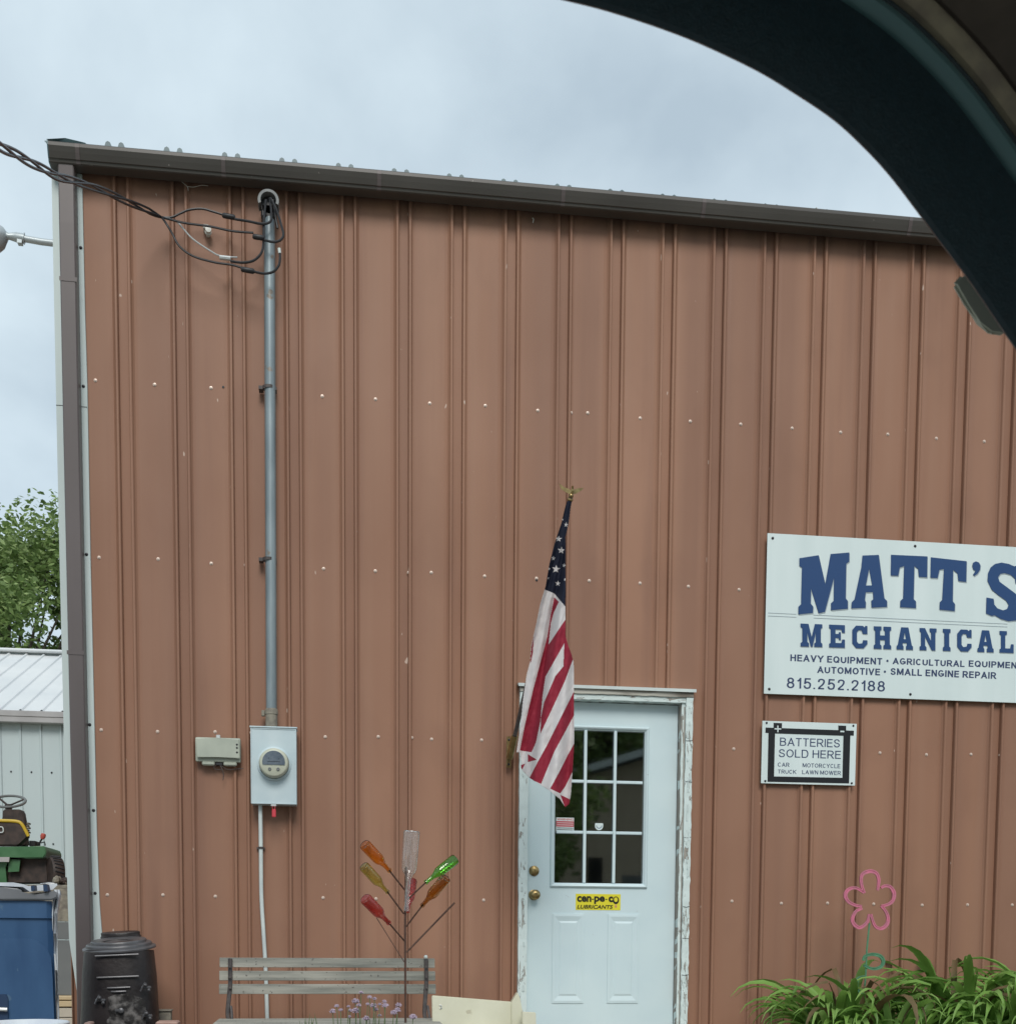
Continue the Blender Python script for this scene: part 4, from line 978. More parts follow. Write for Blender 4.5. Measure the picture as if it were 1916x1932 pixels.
def star(cx, cy, r): return [(cx+(r if i % 2 == 0 else r*.42)*math.sin(i*PI/5+.1)*(.8 if r < 16 else 1), cy-(r if i % 2 == 0 else r*.42)*math.cos(i*PI/5+.1)) for i in range(10)]
SP = [star(*s) for s in STARS]
def xr_(y):
    xs = []
    for i in range(len(SIL)):
        (xa, ya), (xb, yb) = SIL[i], SIL[(i+1) % len(SIL)]
        if (ya > y) != (yb > y): xs.append(xa+(xb-xa)*(y-ya)/(yb-ya))
    return min(xs), max(xs)
def flag_y(x, y):
    "depth of the hanging cloth: big gathered folds running down from the pole tip"
    l, r = -1, -1
    t = max(0, min(1, (y-195)/1730))
    u = (x-(460-300*t))/(60+280*t)           # 0 left .. 1 right
    s = -.885+.25*t*(1-u)
    a = .016+.048*t
    s += .006*noise.noise(Vector((x*.02, y*.008, 4)))+.0022*noise.noise(Vector((x*.06+y*.02, y*.02, 9)))
    s += a*math.sin(6.2*u+1.1+1.2*t)+.4*a*math.sin(15*u-2.2+4*t)
    if y > 740: s += .022*max(0, 1-abs(x-(372-(y-740)*.13))/26)*min(1, (y-740)/100)
    return s
verts = []; faces = []; mids = []; idx = {}
ST = 2.1
ny = int((1926-195)/ST)
for j in range(ny):
    y0 = 195.01+j*ST; y1 = y0+ST; ym = (y0+y1)/2
    try: lo, hi = xr_(ym)
    except ValueError: continue
    i0, i1 = int(lo/ST)-1, int(hi/ST)+1
    for i in range(i0, i1+1):
        xm = (i+.5)*ST
        if not (lo-1 <= xm <= hi+1): continue
        if not inpoly(xm, ym, SIL): continue
        f = []
        for (a, b) in ((i, j), (i, j+1), (i+1, j+1), (i+1, j)):
            if (a, b) not in idx:
                idx[a, b] = len(verts); X, Yv = a*ST, 195.01+b*ST
                lo2, hi2 = lo, hi
                X = min(max(X, lo2-.6), hi2+.6) if a in (i0, i0+1, i0+2, i1, i1-1, i1+1) else X
                verts.append(ZF(X, Yv, flag_y(X, Yv)))
            f.append(idx[a, b])
        faces.append(f)
        mi = 0
        if inpoly(xm, ym, CANT):
            mi = 2
            for P in SP:
                if inpoly(xm, ym, P): mi = 0; break
        else:
            for P in REDS:
                if inpoly(xm, ym, P): mi = 1; break
        mids.append(mi)
me = bpy.data.meshes.new('flag'); me.from_pydata(verts, [], faces); me.polygons.foreach_set('material_index', mids)
for m_ in (M['flagwhite'], M['flagred'], M['flagblue']): me.materials.append(m_)
fo = link('flag', me, None, True)
fo.modifiers.new('thick', 'SOLIDIFY').thickness = .0012
tag(fo, 'American flag hanging limp from the slanting pole beside the door', 'flag')

# ------------------------------------------------------------------ bench
YBn = -.55
bench = thing('park_bench', 'weathered slatted park bench with iron ends in front of the brown wall', 'bench', (1.25, -.75, 0))
bl, br_ = at(414, 1815, YBn).x, at(820, 1815, YBn).x
for i, (v0, v1) in enumerate(((1808, 1826), (1832.5, 1850.5), (1857, 1875.5))):
    za, zb = at(600, v1, YBn).z, at(600, v0, YBn).z
    dy = .012*i
    M_ = Matrix.Translation((0, 0, 0))
    MB().box((bl-.001*i, YBn-dy, za), (br_+.002*i, YBn-dy+.022, zb), .002).build('back_slat', M['slat'], bench)
sz = at(600, 1925, YBn-.2).z
for i in range(5):
    MB().box((bl, YBn-.13-.085*i, sz-.022), (br_, YBn-.13-.085*i+.062, sz), .002).build('seat_slat', M['slat'], bench)
for s, u in ((0, 434), (1, 804)):
    x = at(u, 1815, YBn-.02).x
    side = [(YBn-.012, .81), (YBn-.016, .76), (YBn-.024, .68), (YBn-.036, .61), (YBn-.06, .52), (YBn-.075, .46), (YBn-.06, .38), (YBn-.02, .2), (YBn+.03, 0.01)]
    mb = MB(); P = smoothline([Vector((x-.006*(k-2 if 2 < k < 5 else 0), y, z)) for k, (y, z) in enumerate(side)], 4)
    pts = [p+Vector((0, 0, 0)) for p in P]
    mb.tube(pts, .0115, 8)
    mb.tube(smoothline([Vector((x, YBn-.07, .44)), Vector((x, YBn-.3, .43)), Vector((x, YBn-.5, .42)), Vector((x, YBn-.56, .3)), Vector((x, YBn-.52, .01))], 5), .011, 8)
    mb.build('end_frame', M['iron'], bench, smooth=True)
    mb = MB(); mb.tube(smoothline([Vector((x, YBn-.036, .63)), Vector((x, YBn-.25, .65)), Vector((x, YBn-.45, .62)), Vector((x, YBn-.52, .52)), Vector((x, YBn-.5, .43))], 5), .009, 8)
    # armrest only on the far end, as far as the picture shows: low scroll
    mb2 = MB(); mb2.tube(smoothline([Vector((x+.004, YBn-.05, .56)), Vector((x+.012, YBn-.09, .50)), Vector((x+.004, YBn-.12, .455)), Vector((x-.004, YBn-.08, .45))], 5), .008, 7)
    mb2.build('scroll', M['iron'], bench, smooth=True); mb.bm.free()
    mb = MB()
    for z in (.765, .71, .655): mb.ball((x, YBn-.038+(.765-z)*-.1, z), .007, 5)
    mb.build('bolt_head', M['iron'], bench)
c = at(803, 1806, YBn-.02); mb = MB(); mb.ball(c, .011, 6); mb.build('post_cap', M['pvc'], bench, smooth=True)

# ------------------------------------------------------------------ bottle tree and bottles
YT = -.95
tree = thing('bottle_tree', 'thin rusty rod bottle tree standing in front of the bench', 'bottle tree', (Z5(1110, 1208, YT).x, YT, 0))
top = Z5(1112, 330, YT); b0 = Z5(1110, 1208, YT); mb = MB()
mb.tube(smoothline([Vector((b0.x, YT, 0)), b0, Z5(1108, 800, YT), Z5(1108, 620, YT), top], 4), .0055, 8); mb.build('rod', M['rust'], tree, smooth=True)
def v5(p, y): return Z5(p[0], p[1], y)
BR = [((1105, 458), (1018, 348), YT-.06), ((1100, 592), (1008, 468), YT-.05), ((1107, 748), (1012, 638), YT-.09), ((1122, 512), (1228, 412), YT-.02),
      ((1114, 664), (1208, 540), YT-.05), ((1116, 808), (1385, 530), YT+.03), ((1106, 520), (1120, 460), YT+.12), ((1102, 862), (948, 615), YT+.15)]
for a, b, y in BR[:7]:
    mb = MB(); mb.tube([v5(a, YT), v5(a, YT).lerp(v5(b, y), .5), v5(b, y)], .0042 if b[0] != 1385 else .0048, 7); mb.build('branch', M['rust'], tree, smooth=True)
mb = MB(); mb.tube([v5(BR[7][0], YT), v5(BR[7][1], BR[7][2])], .0022, 6); mb.build('branch', M['rust'], tree)
def bottle(base, mouth, yb, ym, r, m, label, neck=.42, Lmin=0, kind='beer'):
    B, T = v5(base, yb), v5(mouth, ym); ax = T-B; Ln = ax.length
    o = Vector(B); t = r*.07; rn = r*.40
    if kind == 'beer':
        out = [(0, .012*0+.006), (r*.55, .003), (r*.9, 0), (r, .006), (r, Ln*.52), (r*.93, Ln*.58), (r*.66, Ln*.66), (rn*1.12, Ln*.74), (rn*.92, Ln*.90), (rn*.92, Ln*.955), (rn*1.12, Ln*.96), (rn*1.12, Ln)]
    else:
        out = [(0, .008), (r*.6, .004), (r*.93, 0), (r, .006), (r*.98, Ln*.30), (r*.93, Ln*.47), (r*.80, Ln*.51), (rn*1.1, Ln*.56), (rn*.72, Ln*.62), (rn*.66, Ln*.93), (rn*.8, Ln*.94), (rn*.8, Ln)]
    inn = [(max(0, a-t) if a > 0 else 0, h+(t if i < 3 else 0)) for i, (a, h) in enumerate(out)][::-1]
    mb = MB(); mb.lathe(out+inn, o, ax, 28)
    ob = mb.build('glass_bottle', m, None, smooth=True); tag(ob, label, 'bottle', 'glass bottles stuck on the bottle tree'); return ob
bottle((880, 203), (1022, 352), YT-.17, YT-.05, .029, M['b_orange'], 'orange amber bottle, upper left on the bottle tree')
bottle((876, 325), (1012, 473), YT-.14, YT-.04, .027, M['b_olive'], 'pale olive green bottle, middle left of the bottle tree')
bottle((884, 506), (1018, 645), YT-.20, YT-.08, .030, M['b_red'], 'pinkish red bottle, lowest left on the bottle tree')
bottle((1390, 284), (1222, 418), YT+.02, YT-.02, .028, M['b_green'], 'bright green bottle, upper right on the bottle tree')
bottle((1336, 392), (1202, 548), YT-.16, YT-.04, .028, M['b_brown'], 'dark brown bottle, right side below the bright green one')
bottle((1145, 128), (1113, 578), YT-.02, YT-.012, .041, M['b_clear'], 'tall clear bottle upside down on top of the bottle tree', kind='wine')
bottle((1150, 405), (1122, 582), YT+.14, YT+.03, .024, M['b_red'], 'dark red bottle half hidden behind the bottle tree rod')

# ------------------------------------------------------------------ chives
YC = -1.15
ch = thing('chive_plant', 'clump of chives with pale purple pompom blossoms in front of the bench', 'plant', (Z5(900, 1208, YC).x, YC, 0))
fls = [(725,1110,10),(702,1140,13),(747,1132,9),(790,1112,7),(830,1083,15),(848,1105,10),(802,1135,10),(833,1137,16),(909,1060,10),(937,1070,9),(898,1100,8),(930,1108,14),(942,1130,11),(965,1100,8),(990,1085,10),(997,1107,13),(1070,1105,13),(1045,1147,14),(1065,1133,14),(1152,1172,16),(890,1180,14),(795,1170,8),(965,1163,8),(862,1034,9)]
mb = MB(); cbase = Vector(ch.location)
for x, y, r in fls:
    p = Z5(x, y, YC+random.uniform(-.08, .08)); b = Vector((cbase.x+(p.x-cbase.x)*.72, YC+random.uniform(-.05, .05), 0.02))
    mid = b.lerp(p, .6)+Vector((random.uniform(-.015, .015), 0, 0))
    mb.tube(smoothline([b, mid, p], 4), .0020, 5)
    f = MB(); rad = r/1100*1.25
    mb_=f.ball(p, rad*.62, 6, .85)
    for k in range(60):
        th = random.uniform(0, 2*PI); c_ = random.uniform(-.55, 1); dvec = Vector((math.sqrt(1-c_*c_)*math.cos(th), math.sqrt(1-c_*c_)*math.sin(th), c_*.85))
        a_ = dvec.orthogonal().normalized()*rad*.3; b_ = dvec.cross(a_).normalized()*rad*.3; q = p+dvec*rad*.6
        f.prism([q-a_, q+b_*.6, q+dvec*rad*.55, q-b_*.6], a_*.35)
    f.build('blossom', M['lilac'], ch)
for k in range(70):
    b = Vector((cbase.x+random.uniform(-.12, .2), YC+random.uniform(-.08, .08), .02)); h = random.uniform(.22, .40); q = b+Vector((random.uniform(-.09, .09), random.uniform(-.08, .08), h))
    mb.tube(smoothline([b, b.lerp(q, .6)+Vector((0, 0, .03)), q], 3), [.002]*5+[.0014, .0008], 4)
stuff(mb.build('stems', M['stemgreen'], ch))
# grass tuft by the bench
gt = thing('grass_tuft', 'small tuft of grass to the left of the purple chives', 'plant', (Z5(570, 1208, YC).x, YC, 0))
mb = MB(); g0 = Vector(gt.location)
for x, y in ((515, 1190), (545, 1180), (600, 1150), (585, 1165), (560, 1195), (575, 1150), (605, 1165), (530, 1200), (552, 1172)):
    p = Z5(x, y, YC+random.uniform(-.04, .04)); m1 = g0.lerp(p, .75)+Vector((random.uniform(-.02, .02), 0, .02)); mb.tube(smoothline([g0, m1, p], 4), [.0035]*5+[.003, .002, .001, .0006], 4)
stuff(mb.build('blades', M['stemgreen'], gt))

# ------------------------------------------------------------------ cream sink standing by the door
YK = -.85
def k5(x, y, Y=YK): return Z5(x, y, Y)
sk = thing('old_sink', 'old cream coloured enamel sink standing between the bench and the door', 'sink', (2.05, YK, 0))
A1, A2, A3, A4 = k5(1258, 1050), k5(1705, 1086), k5(1738, 1300), k5(1262, 1300)
mb = MB(); mb.prism([A1, A2, k5(1712, 1300), k5(1262, 1300)], (0, .03, 0)); bmesh.ops.bevel(mb.bm, geom=mb.bm.edges[:], offset=.004, segments=2, affect='EDGES'); mb.build('splash_back', M['sink'], sk, smooth=True)
mb = MB(); mb.prism([k5(1704, 1086, YK-.02), k5(1738, 1032, YK-.02), k5(1752, 1070, YK-.02), k5(1770, 1160, YK-.02), k5(1772, 1300, YK-.02), k5(1706, 1300, YK-.02)], (0, .05, 0)); bmesh.ops.bevel(mb.bm, geom=mb.bm.edges[:], offset=.003, segments=2, affect='EDGES'); mb.build('side_splash', M['sink'], sk, smooth=True)
mb = MB(); mb.prism([k5(1764, 1142, YK-.1), k5(1840, 1146, YK-.1), k5(1844, 1300, YK-.1), k5(1768, 1300, YK-.1)], (0, .04, 0)); bmesh.ops.bevel(mb.bm, geom=mb.bm.edges[:], offset=.003, segments=2, affect='EDGES'); mb.build('end_plate', M['sink'], sk, smooth=True)
bw0, bw1 = k5(1262, 1215, YK).x, k5(1760, 1215, YK).x; zt = k5(1500, 1235, YK).z
mb = MB(); mb.lathe([(.0, -.16), (.13, -.15), (.19, -.03), (.205, 0), (.235, .004), (.24, -.01), (.2, -.17), (0, -.19)], ((bw0+bw1)/2+.0, YK-.24, zt-.012), n=32, sx=.9); mb.build('basin', M['sink'], sk, smooth=True)
mb = MB(); mb.box((bw0+.05, YK-.4, 0), (bw0+.09, YK-.02, zt-.16)); mb.box((bw1-.09, YK-.4, 0), (bw1-.05, YK-.02, zt-.16)); mb.box((bw0+.05, YK-.4, zt-.2), (bw1-.05, YK-.02, zt-.16)); mb.build('stand', M['rawwood'], sk)
p = k5(1305, 1115, YK); mb = MB(); mb.tube([p+Vector((-.006, -.002, .01)), p+Vector((.005, -.004, .008)), p+Vector((.006, -.004, -.006)), p+Vector((-.004, -.002, -.008))], .0028, 6); mb.build('hook', M['galvl'], sk)

# ------------------------------------------------------------------ horseshoe flower
YH = -.42
hf = thing('horseshoe_flower', 'pink flower made of horseshoes on a green rod with horseshoe leaves', 'garden ornament', (ZP(945, 960, YH).x, YH, 0))
def shoe(pts, m, name, w=.011, t=.010, par=hf):
    P = smoothline([ZP(x, y, YH) for x, y in pts], 6); mb = MB(); n = len(P); prev = None
    for i, p in enumerate(P):
        tg = (P[min(i+1, n-1)]-P[max(i-1, 0)]).normalized(); nr = Vector((tg.z, 0, -tg.x)); e = w*(1-.35*abs(i/(n-1)-.5)*2)*.72
        # flat iron with a shallow groove on the face
        row = [mb.bm.verts.new(p+nr*a+Vector((0, b, 0))) for a, b in ((-e, t/2), (-e, -t/2), (-e*.35, -t/2), (-e*.12, -t*.25), (e*.12, -t*.25), (e*.35, -t/2), (e, -t/2), (e, t/2))]
        if prev:
            for k in range(8): mb.bm.faces.new((prev[k], prev[(k+1) % 8], row[(k+1) % 8], row[k]))
        else: mb.bm.faces.new(row[::-1])
        prev = row
    mb.bm.faces.new(prev); return mb.build(name, m, par, smooth=False)
petals = [[(950,278),(935,240),(928,190),(940,155),(985,138),(1025,152),(1040,190),(1038,230),(1032,260)],
          [(1055,245),(1080,232),(1115,240),(1138,280),(1130,325),(1100,350),(1055,360)],
          [(1056,360),(1085,395),(1100,440),(1090,480),(1055,504),(1015,485),(990,412)],
          [(980,412),(965,465),(920,498),(882,475),(873,440),(895,395),(935,374)],
          [(932,362),(890,355),(845,330),(828,290),(848,255),(895,245),(945,275)]]
for P in petals: shoe(P, M['pinkpaint'], 'petal', .0155)
shoe([(942,708),(955,680),(1000,668),(1050,680),(1070,715),(1050,750),(1000,760),(945,738)], M['greenpaint'], 'leaf', .0155)
shoe([(950,810),(915,820),(897,850),(905,890),(940,915),(975,910)], M['greenpaint'], 'leaf', .0155)
mb = MB(); mb.tube([ZP(982, 470, YH+.004), ZP(965, 640, YH+.004), ZP(958, 800, YH+.004), ZP(944, 960, YH+.004), Vector((ZP(944, 960, YH).x, YH, 0))], .0055, 8); mb.build('stem_rod', M['greenpaint'], hf, smooth=True)

# ------------------------------------------------------------------ daylily clumps
def leaf_mesh(seed):
    rnd = random.Random(seed); L_ = rnd.uniform(.70, 1.02); w = rnd.uniform(.017, .027); arch = rnd.uniform(.6, 1.2); lift = rnd.uniform(1.3, 1.6)
    mb = MB(); prev = None; n = 14; ang = lift; p = Vector((0, 0, 0)); tw = rnd.uniform(-.5, .5); kink = rnd.uniform(.45, .85) if rnd.random() < .35 else 9
    for i in range(n+1):
        t = i/n; ang = lift-(arch*3.0)*t**2.7-(1.1 if t > kink else 0)
        ww = w*(1.0-.1*t)*min(1, (1-t)*4+.05)
        roll = tw*t*2
        sd = Vector((0, math.cos(roll), math.sin(roll)*.6)); nrm = Vector((-math.sin(ang), 0, math.cos(ang)))
        row = [mb.bm.verts.new(p+sd*ww+nrm*ww*.45), mb.bm.verts.new(p), mb.bm.verts.new(p-sd*ww+nrm*ww*.45)]
        if prev:
            mb.bm.faces.new((prev[0], prev[1], row[1], row[0])); mb.bm.faces.new((prev[1], prev[2], row[2], row[1]))
        prev = row; p = p+Vector((math.cos(ang), 0, math.sin(ang)))*(L_/n)
    me = bpy.data.meshes.new('leaf'); mb.bm.to_mesh(me); mb.bm.free()
    me.polygons.foreach_set('use_smooth', [True]*len(me.polygons)); return me
leafm = []
for i in range(24):
    me = leaf_mesh(i); me.materials.append(M['leafdry'] if i >= 22 else M['leafs'][i % 3]); leafm.append(me)
def daylily(x, y, n, spread, sc, label, zb=.05):
    r = thing('daylily', label, 'plant', (x, y, zb), 'daylily clumps along the wall')
    for i in range(n):
        me = leafm[22+random.randrange(2)] if random.random() < .05 else leafm[random.randrange(22)]
        o = bpy.data.objects.new('leaf', me); C.objects.link(o); o.parent = r
        a = random.uniform(0, 2*PI); d = spread*math.sqrt(random.random()); a2 = a+random.uniform(-.7, .7)
        o.location = (d*math.cos(a), d*math.sin(a)*.7, 0); o.rotation_euler = (random.uniform(-.15, .15), random.uniform(-.12, .15), a2)
        s_ = sc*random.uniform(.86, 1.15); o.scale = (s_, s_*1.05, s_)
    return r
daylily(4.12, -.60, 150, .13, .93, 'leftmost daylily clump of green strap leaves beside the door')
daylily(4.34, -.78, 90, .12, .84, 'daylily clump just left of the horseshoe flower')
daylily(4.90, -.60, 160, .19, 1.0, 'large daylily clump just right of the horseshoe flower')
daylily(5.12, -.85, 120, .17, .90, 'daylily clump in front, near the right edge of the view')
daylily(5.42, -.55, 150, .19, 1.0, 'daylily clump at the right edge against the wall')
daylily(5.95, -.65, 60, .18, 1.0, 'daylily clump farthest right along the wall')

# ------------------------------------------------------------------ cast iron stove
sc_ = ZL(885, 1500, -.45); scx = sc_.x
stv = thing('iron_stove', 'old black cast iron stove with stepped round top at the building corner', 'stove', (scx, -.45, 0))
zt = ZL(885, 1360, -.45).z; K = (CD-.45)/F/1.02296/3.832      # metres per zoom pixel at that depth
ta = Vector((-.035, .0, 1)).normalized()
def rad(px): return px*K/2
mb = MB(); prof = [(rad(490)*.96, -.005), (rad(505), -.14), (rad(520), -.28), (rad(545), -.42), (rad(560), -.62), (rad(560), -.66)]
def shell(prof, cx_, cy_, z0, m, name, par, n=32, tilt=(0, 0, 1), ov=.82, superr=2.6):
    mb = MB(); ax = Vector(tilt).normalized(); q = Vector((0, 0, 1)).rotation_difference(ax); rings = []
    for r, h in prof:
        row = []
        for j in range(n):
            t = 2*PI*j/n; c, s = math.cos(t), math.sin(t); e = 2/superr
            row.append(mb.bm.verts.new(Vector((cx_, cy_, z0))+q @ Vector((r*math.copysign(abs(c)**e, c), r*ov*math.copysign(abs(s)**e, s), h))))
        rings.append(row)
    for A, B in zip(rings, rings[1:]):
        for j in range(n): mb.bm.faces.new((A[j], A[(j+1) % n], B[(j+1) % n], B[j]))
    mb.bm.faces.new(rings[0][::-1]); mb.bm.faces.new(rings[-1])
    return mb.build(name, m, par, smooth=True)
shell(prof, scx, -.45, zt-.003, M['stove'], 'body', stv)
tl = (-.06, -.13, 1)
shell([(rad(470), -.012), (rad(505), -.008), (rad(508), 0), (rad(495), .005), (rad(455), .008), (rad(452), .020), (rad(440), .024), (rad(420), .025), (rad(385), .027), (rad(382), .037), (rad(370), .041), (rad(300), .041), (rad(250), .038)], scx, -.45, zt+.006, M['stoverim'], 'stepped_top', stv, 40, tl, .84, 2.05)
c = ZL(880, 1298, -.45); shell([(rad(215), -.01), (rad(220), .004), (rad(190), .006), (rad(175), -.004)], c.x, -.50, c.z-.008, M['stove'], 'lid_ring', stv, 32, tl, .6, 2)
c = ZL(885, 1262, -.30); shell([(rad(275), -.02), (rad(290), -.008), (rad(275), .0), (rad(278), .014), (rad(262), .018)], c.x+.005, -.30, c.z, M['stove'], 'flue_collar', stv, 32, tl, .5, 2)
def fr_y(z): return -.45-rad(500+(zt-z)*120)*.83
for x0, y0, x1, y1, nm in ((697, 1418, 1020, 1404, 'rib'), (712, 1578, 1022, 1566, 'rib'), (790, 1655, 960, 1648, 'vent'), (820, 1682, 930, 1678, 'vent')):
    a, b = ZL(x0, y0, -.62), ZL(x1, y1, -.62); mb = MB(); mb.tube([Vector((a.x, fr_y(a.z)+.004, a.z)), Vector(((a.x+b.x)/2, fr_y(a.z)-.004, (a.z+b.z)/2)), Vector((b.x, fr_y(b.z)+.004, b.z))], .0055, 8); mb.build(nm, M['stoverim'], stv, smooth=True)
a, b = ZL(745, 1916, -.65), ZL(1065, 1700, -.65)
mb = MB(); nx, nz = 26, 24; g = []
for j in range(nz+1):
    row = []
    for i in range(nx+1):
        u, v = i/nx, j/nz; x = a.x+(b.x-a.x)*u; z = a.z-.12+(b.z-a.z+.12)*v*(1-.12*(2*u-1)**2 if v > .8 else 1)
        row.append(mb.bm.verts.new((x, fr_y(z)-.004+.022*(2*u-1)**2-.007*noise.noise(Vector((x*28, 2, z*28))), z)))
    g.append(row)
for j in range(nz):
    for i in range(nx): mb.bm.faces.new((g[j][i], g[j][i+1], g[j+1][i+1], g[j+1][i]))
dr_ = mb.build('stove_door', M['stovedoor'], stv, smooth=True, recalc=False); dr_['label'] = 'stove door with flaking grey relief'
for x, y in ((735, 1745), (1075, 1650), (1085, 1860)):
    p = ZL(x, y, -.66); yy = fr_y(p.z)-.004
    mb = MB(); mb.box((p.x-.028, yy-.004, p.z-.008), (p.x+.022, yy+.016, p.z+.006), .003); mb.ball((p.x-.006, yy-.01, p.z+.012), .011, 6); mb.ball((p.x+.012, yy-.008, p.z-.014), .009, 6)
    mb.tube([Vector((p.x-.03, yy-.008, p.z-.02)), Vector((p.x-.005, yy-.016, p.z+.026))], .0045, 6); mb.build('hinge', M['stoverim'], dr_, smooth=True)
p = ZL(885, 1825, -.67); mb = MB(); mb.lathe([(.014, 0), (.014, .012), (.006, .016), (0, .016)], (p.x, fr_y(p.z)-.008, p.z), (0, -1, .1), 12); mb.box((p.x-.03, fr_y(p.z)-.02, p.z-.005), (p.x, fr_y(p.z)-.012, p.z+.007), .002); mb.build('latch', M['stoverim'], dr_, smooth=True)
for sx_ in (-1, 1):
    mb = MB(); mb.box((scx+sx_*.13-.02, -.56, 0), (scx+sx_*.13+.02, -.34, zt-.655), .006); mb.build('foot', M['stove'], stv)
# garden blocks beside it
for u, v, w, lb in ((640, 1902, .035, 'pinkish block just left of the stove'), (1165, 1895, .11, 'pinkish block just right of the stove')):
    p = ZL(u, v, -.62); mb = MB(); mb.box((p.x, -.70, 0), (p.x+w, -.58, p.z), .006); o = mb.build('garden_block', M['brickpink']); tag(o, lb, 'block', 'pinkish garden blocks at the stove')
p = ZL(1165, 1822, -.3); mb = MB(); mb.box((p.x, -.34, 0), (p.x+.075, -.28, p.z), .004); mb.box((p.x-.004, -.35, p.z), (p.x+.079, -.27, p.z+.008), .002); o = mb.build('small_post', M['tbrown']); tag(o, 'short brown post top just behind the right side of the stove', 'post')

# ------------------------------------------------------------------ blue wheeled bin
YI = -1.55
bn = thing('recycling_bin', 'blue wheeled recycling bin with a grey lid at the left edge', 'bin', (ZL(100, 1900, YI).x, YI+.3, 0))
tr, tlz = ZL(385, 1010, YI), ZL(0, 1000, YI).z
R_, Lx = tr.x, tr.x-.62
def tp(z, side):      # tapered outline
    return (R_ + .012*side*0 + (z-tr.z)*(-.035)) if side > 0 else (Lx + (z-tr.z)*.10*-1)
mb = MB(); prev = None
for z, k in ((tr.z, 0), (tr.z-.075, 0.0), (tr.z-.08, .012), (.55, .03), (.05, .06)):
    xl_, xr2 = Lx+k+.0, R_-k*.25+(tr.z-z)*.018
    row = [mb.bm.verts.new(p) for p in ((xl_, YI+k, z), (xl_+.03, YI-.0+k-.02, z), (xr2-.02, YI+k-.02, z), (xr2, YI+k, z), (xr2-.27, YI+.60-k, z), (xl_-.28, YI+.60-k, z))]
    if prev:
        for i in range(6): mb.bm.faces.new((prev[i], prev[(i+1) % 6], row[(i+1) % 6], row[i]))
    else: mb.bm.faces.new(row[::-1])
    prev = row
mb.bm.faces.new(prev); mb.build('bin_body', M['binblue'], bn)
# recessed arch panel and handle pocket on the face
mb = MB(); arch = [(-60, 1285), (200, 1285), (270, 1300), (340, 1350), (378, 1430), (388, 1560), (402, 1916), (402, 2050), (-60, 2050)]
mb.prism([ZL(x, y, YI-.0055) for x, y in arch], (0, .004, 0)); mb.build('face_panel', M['binblue'], bn)
mb = MB(); mb.prism([ZL(x, y, YI-.014) for x, y in ((-60, 1700), (45, 1700), (58, 1730), (62, 2050), (-60, 2050))], (0, .008, 0)); mb.build('pocket', M['bindark'], bn)
mb = MB(); mb.tube([ZL(-60, 1808, YI-.03), ZL(55, 1812, YI-.03)], .009, 8); mb.build('lift_bar', M['galvl'], bn, smooth=True)
mb = MB()             # lid
lp = [(-200, 905), (0, 905), (130, 915), (165, 930), (200, 962), (260, 972), (340, 960), (405, 935), (432, 950), (425, 985), (385, 1003), (-200, 1003)]
mb.prism([ZL(x, y, YI-.04) for x, y in lp], (-.30, .62, .0)); bmesh.ops.bevel(mb.bm, geom=[e for e in mb.bm.edges if abs((e.verts[0].co-e.verts[1].co).y) < .01], offset=.006, segments=2, affect='EDGES'); lid = mb.build('lid', M['lid'], bn, smooth=True)
mb = MB(); mb.prism([ZL(x, y, YI+.02) for x, y in ((-200, 872), (100, 872), (170, 885), (230, 905), (420, 880), (425, 892), (390, 925), (220, 940), (170, 905), (-200, 890))], (-.26, .5, 0)); mb.build('lid_crest', M['bag'], lid)
mb = MB(); mb.prism([ZL(x, y, YI-.06) for x, y in ((228, 895), (252, 893), (256, 930), (230, 935))], (0, .05, 0)); mb.prism([ZL(x, y, YI-.06) for x, y in ((318, 888), (345, 886), (356, 935), (322, 940))], (0, .05, 0)); mb.build('lid_hinge', M['bindark'], lid)
# white bin-liner hanging down the right side
mb = MB(); prev = None
for y, x0, x1 in ((925, 400, 440), (965, 405, 448), (1010, 388, 440), (1100, 384, 425), (1250, 388, 425), (1400, 398, 425), (1520, 406, 428), (1700, 412, 430), (1930, 420, 436)):
    row = [mb.bm.verts.new(ZL(x0+(x1-x0)*t, y, YI+.02+.03*math.sin(t*9+y*.01))) for t in (0, .2, .4, .6, .8, 1)]
    if prev:
        for i in range(5): mb.bm.faces.new((prev[i], prev[i+1], row[i+1], row[i]))
    prev = row
o = mb.build('bin_liner', M['bag'], bn, smooth=True, recalc=False); o.modifiers.new('t', 'SOLIDIFY').thickness = .003
# pale pan rim at the very bottom edge
p = ZL(200, 1905, -2.3); ob = MB().lathe([(.0, -.02), (.13, -.018), (.145, .0), (.15, .004), (.155, 0), (.14, -.04), (0, -.05)], (p.x, -2.3, p.z-.003), n=32).build('tub', M['bag'], None, smooth=True)
ob2 = MB().lathe([(.0, 0), (.12, 0), (.135, p.z-.045), (.13, p.z-.045), (.115, .01), (0, .01)], (p.x, -2.3, 0), n=24).build('tub_wall', M['tgrey'], ob, smooth=True)
tag(ob, 'pale round tub rim in front of the blue bin, bottom left corner', 'tub')

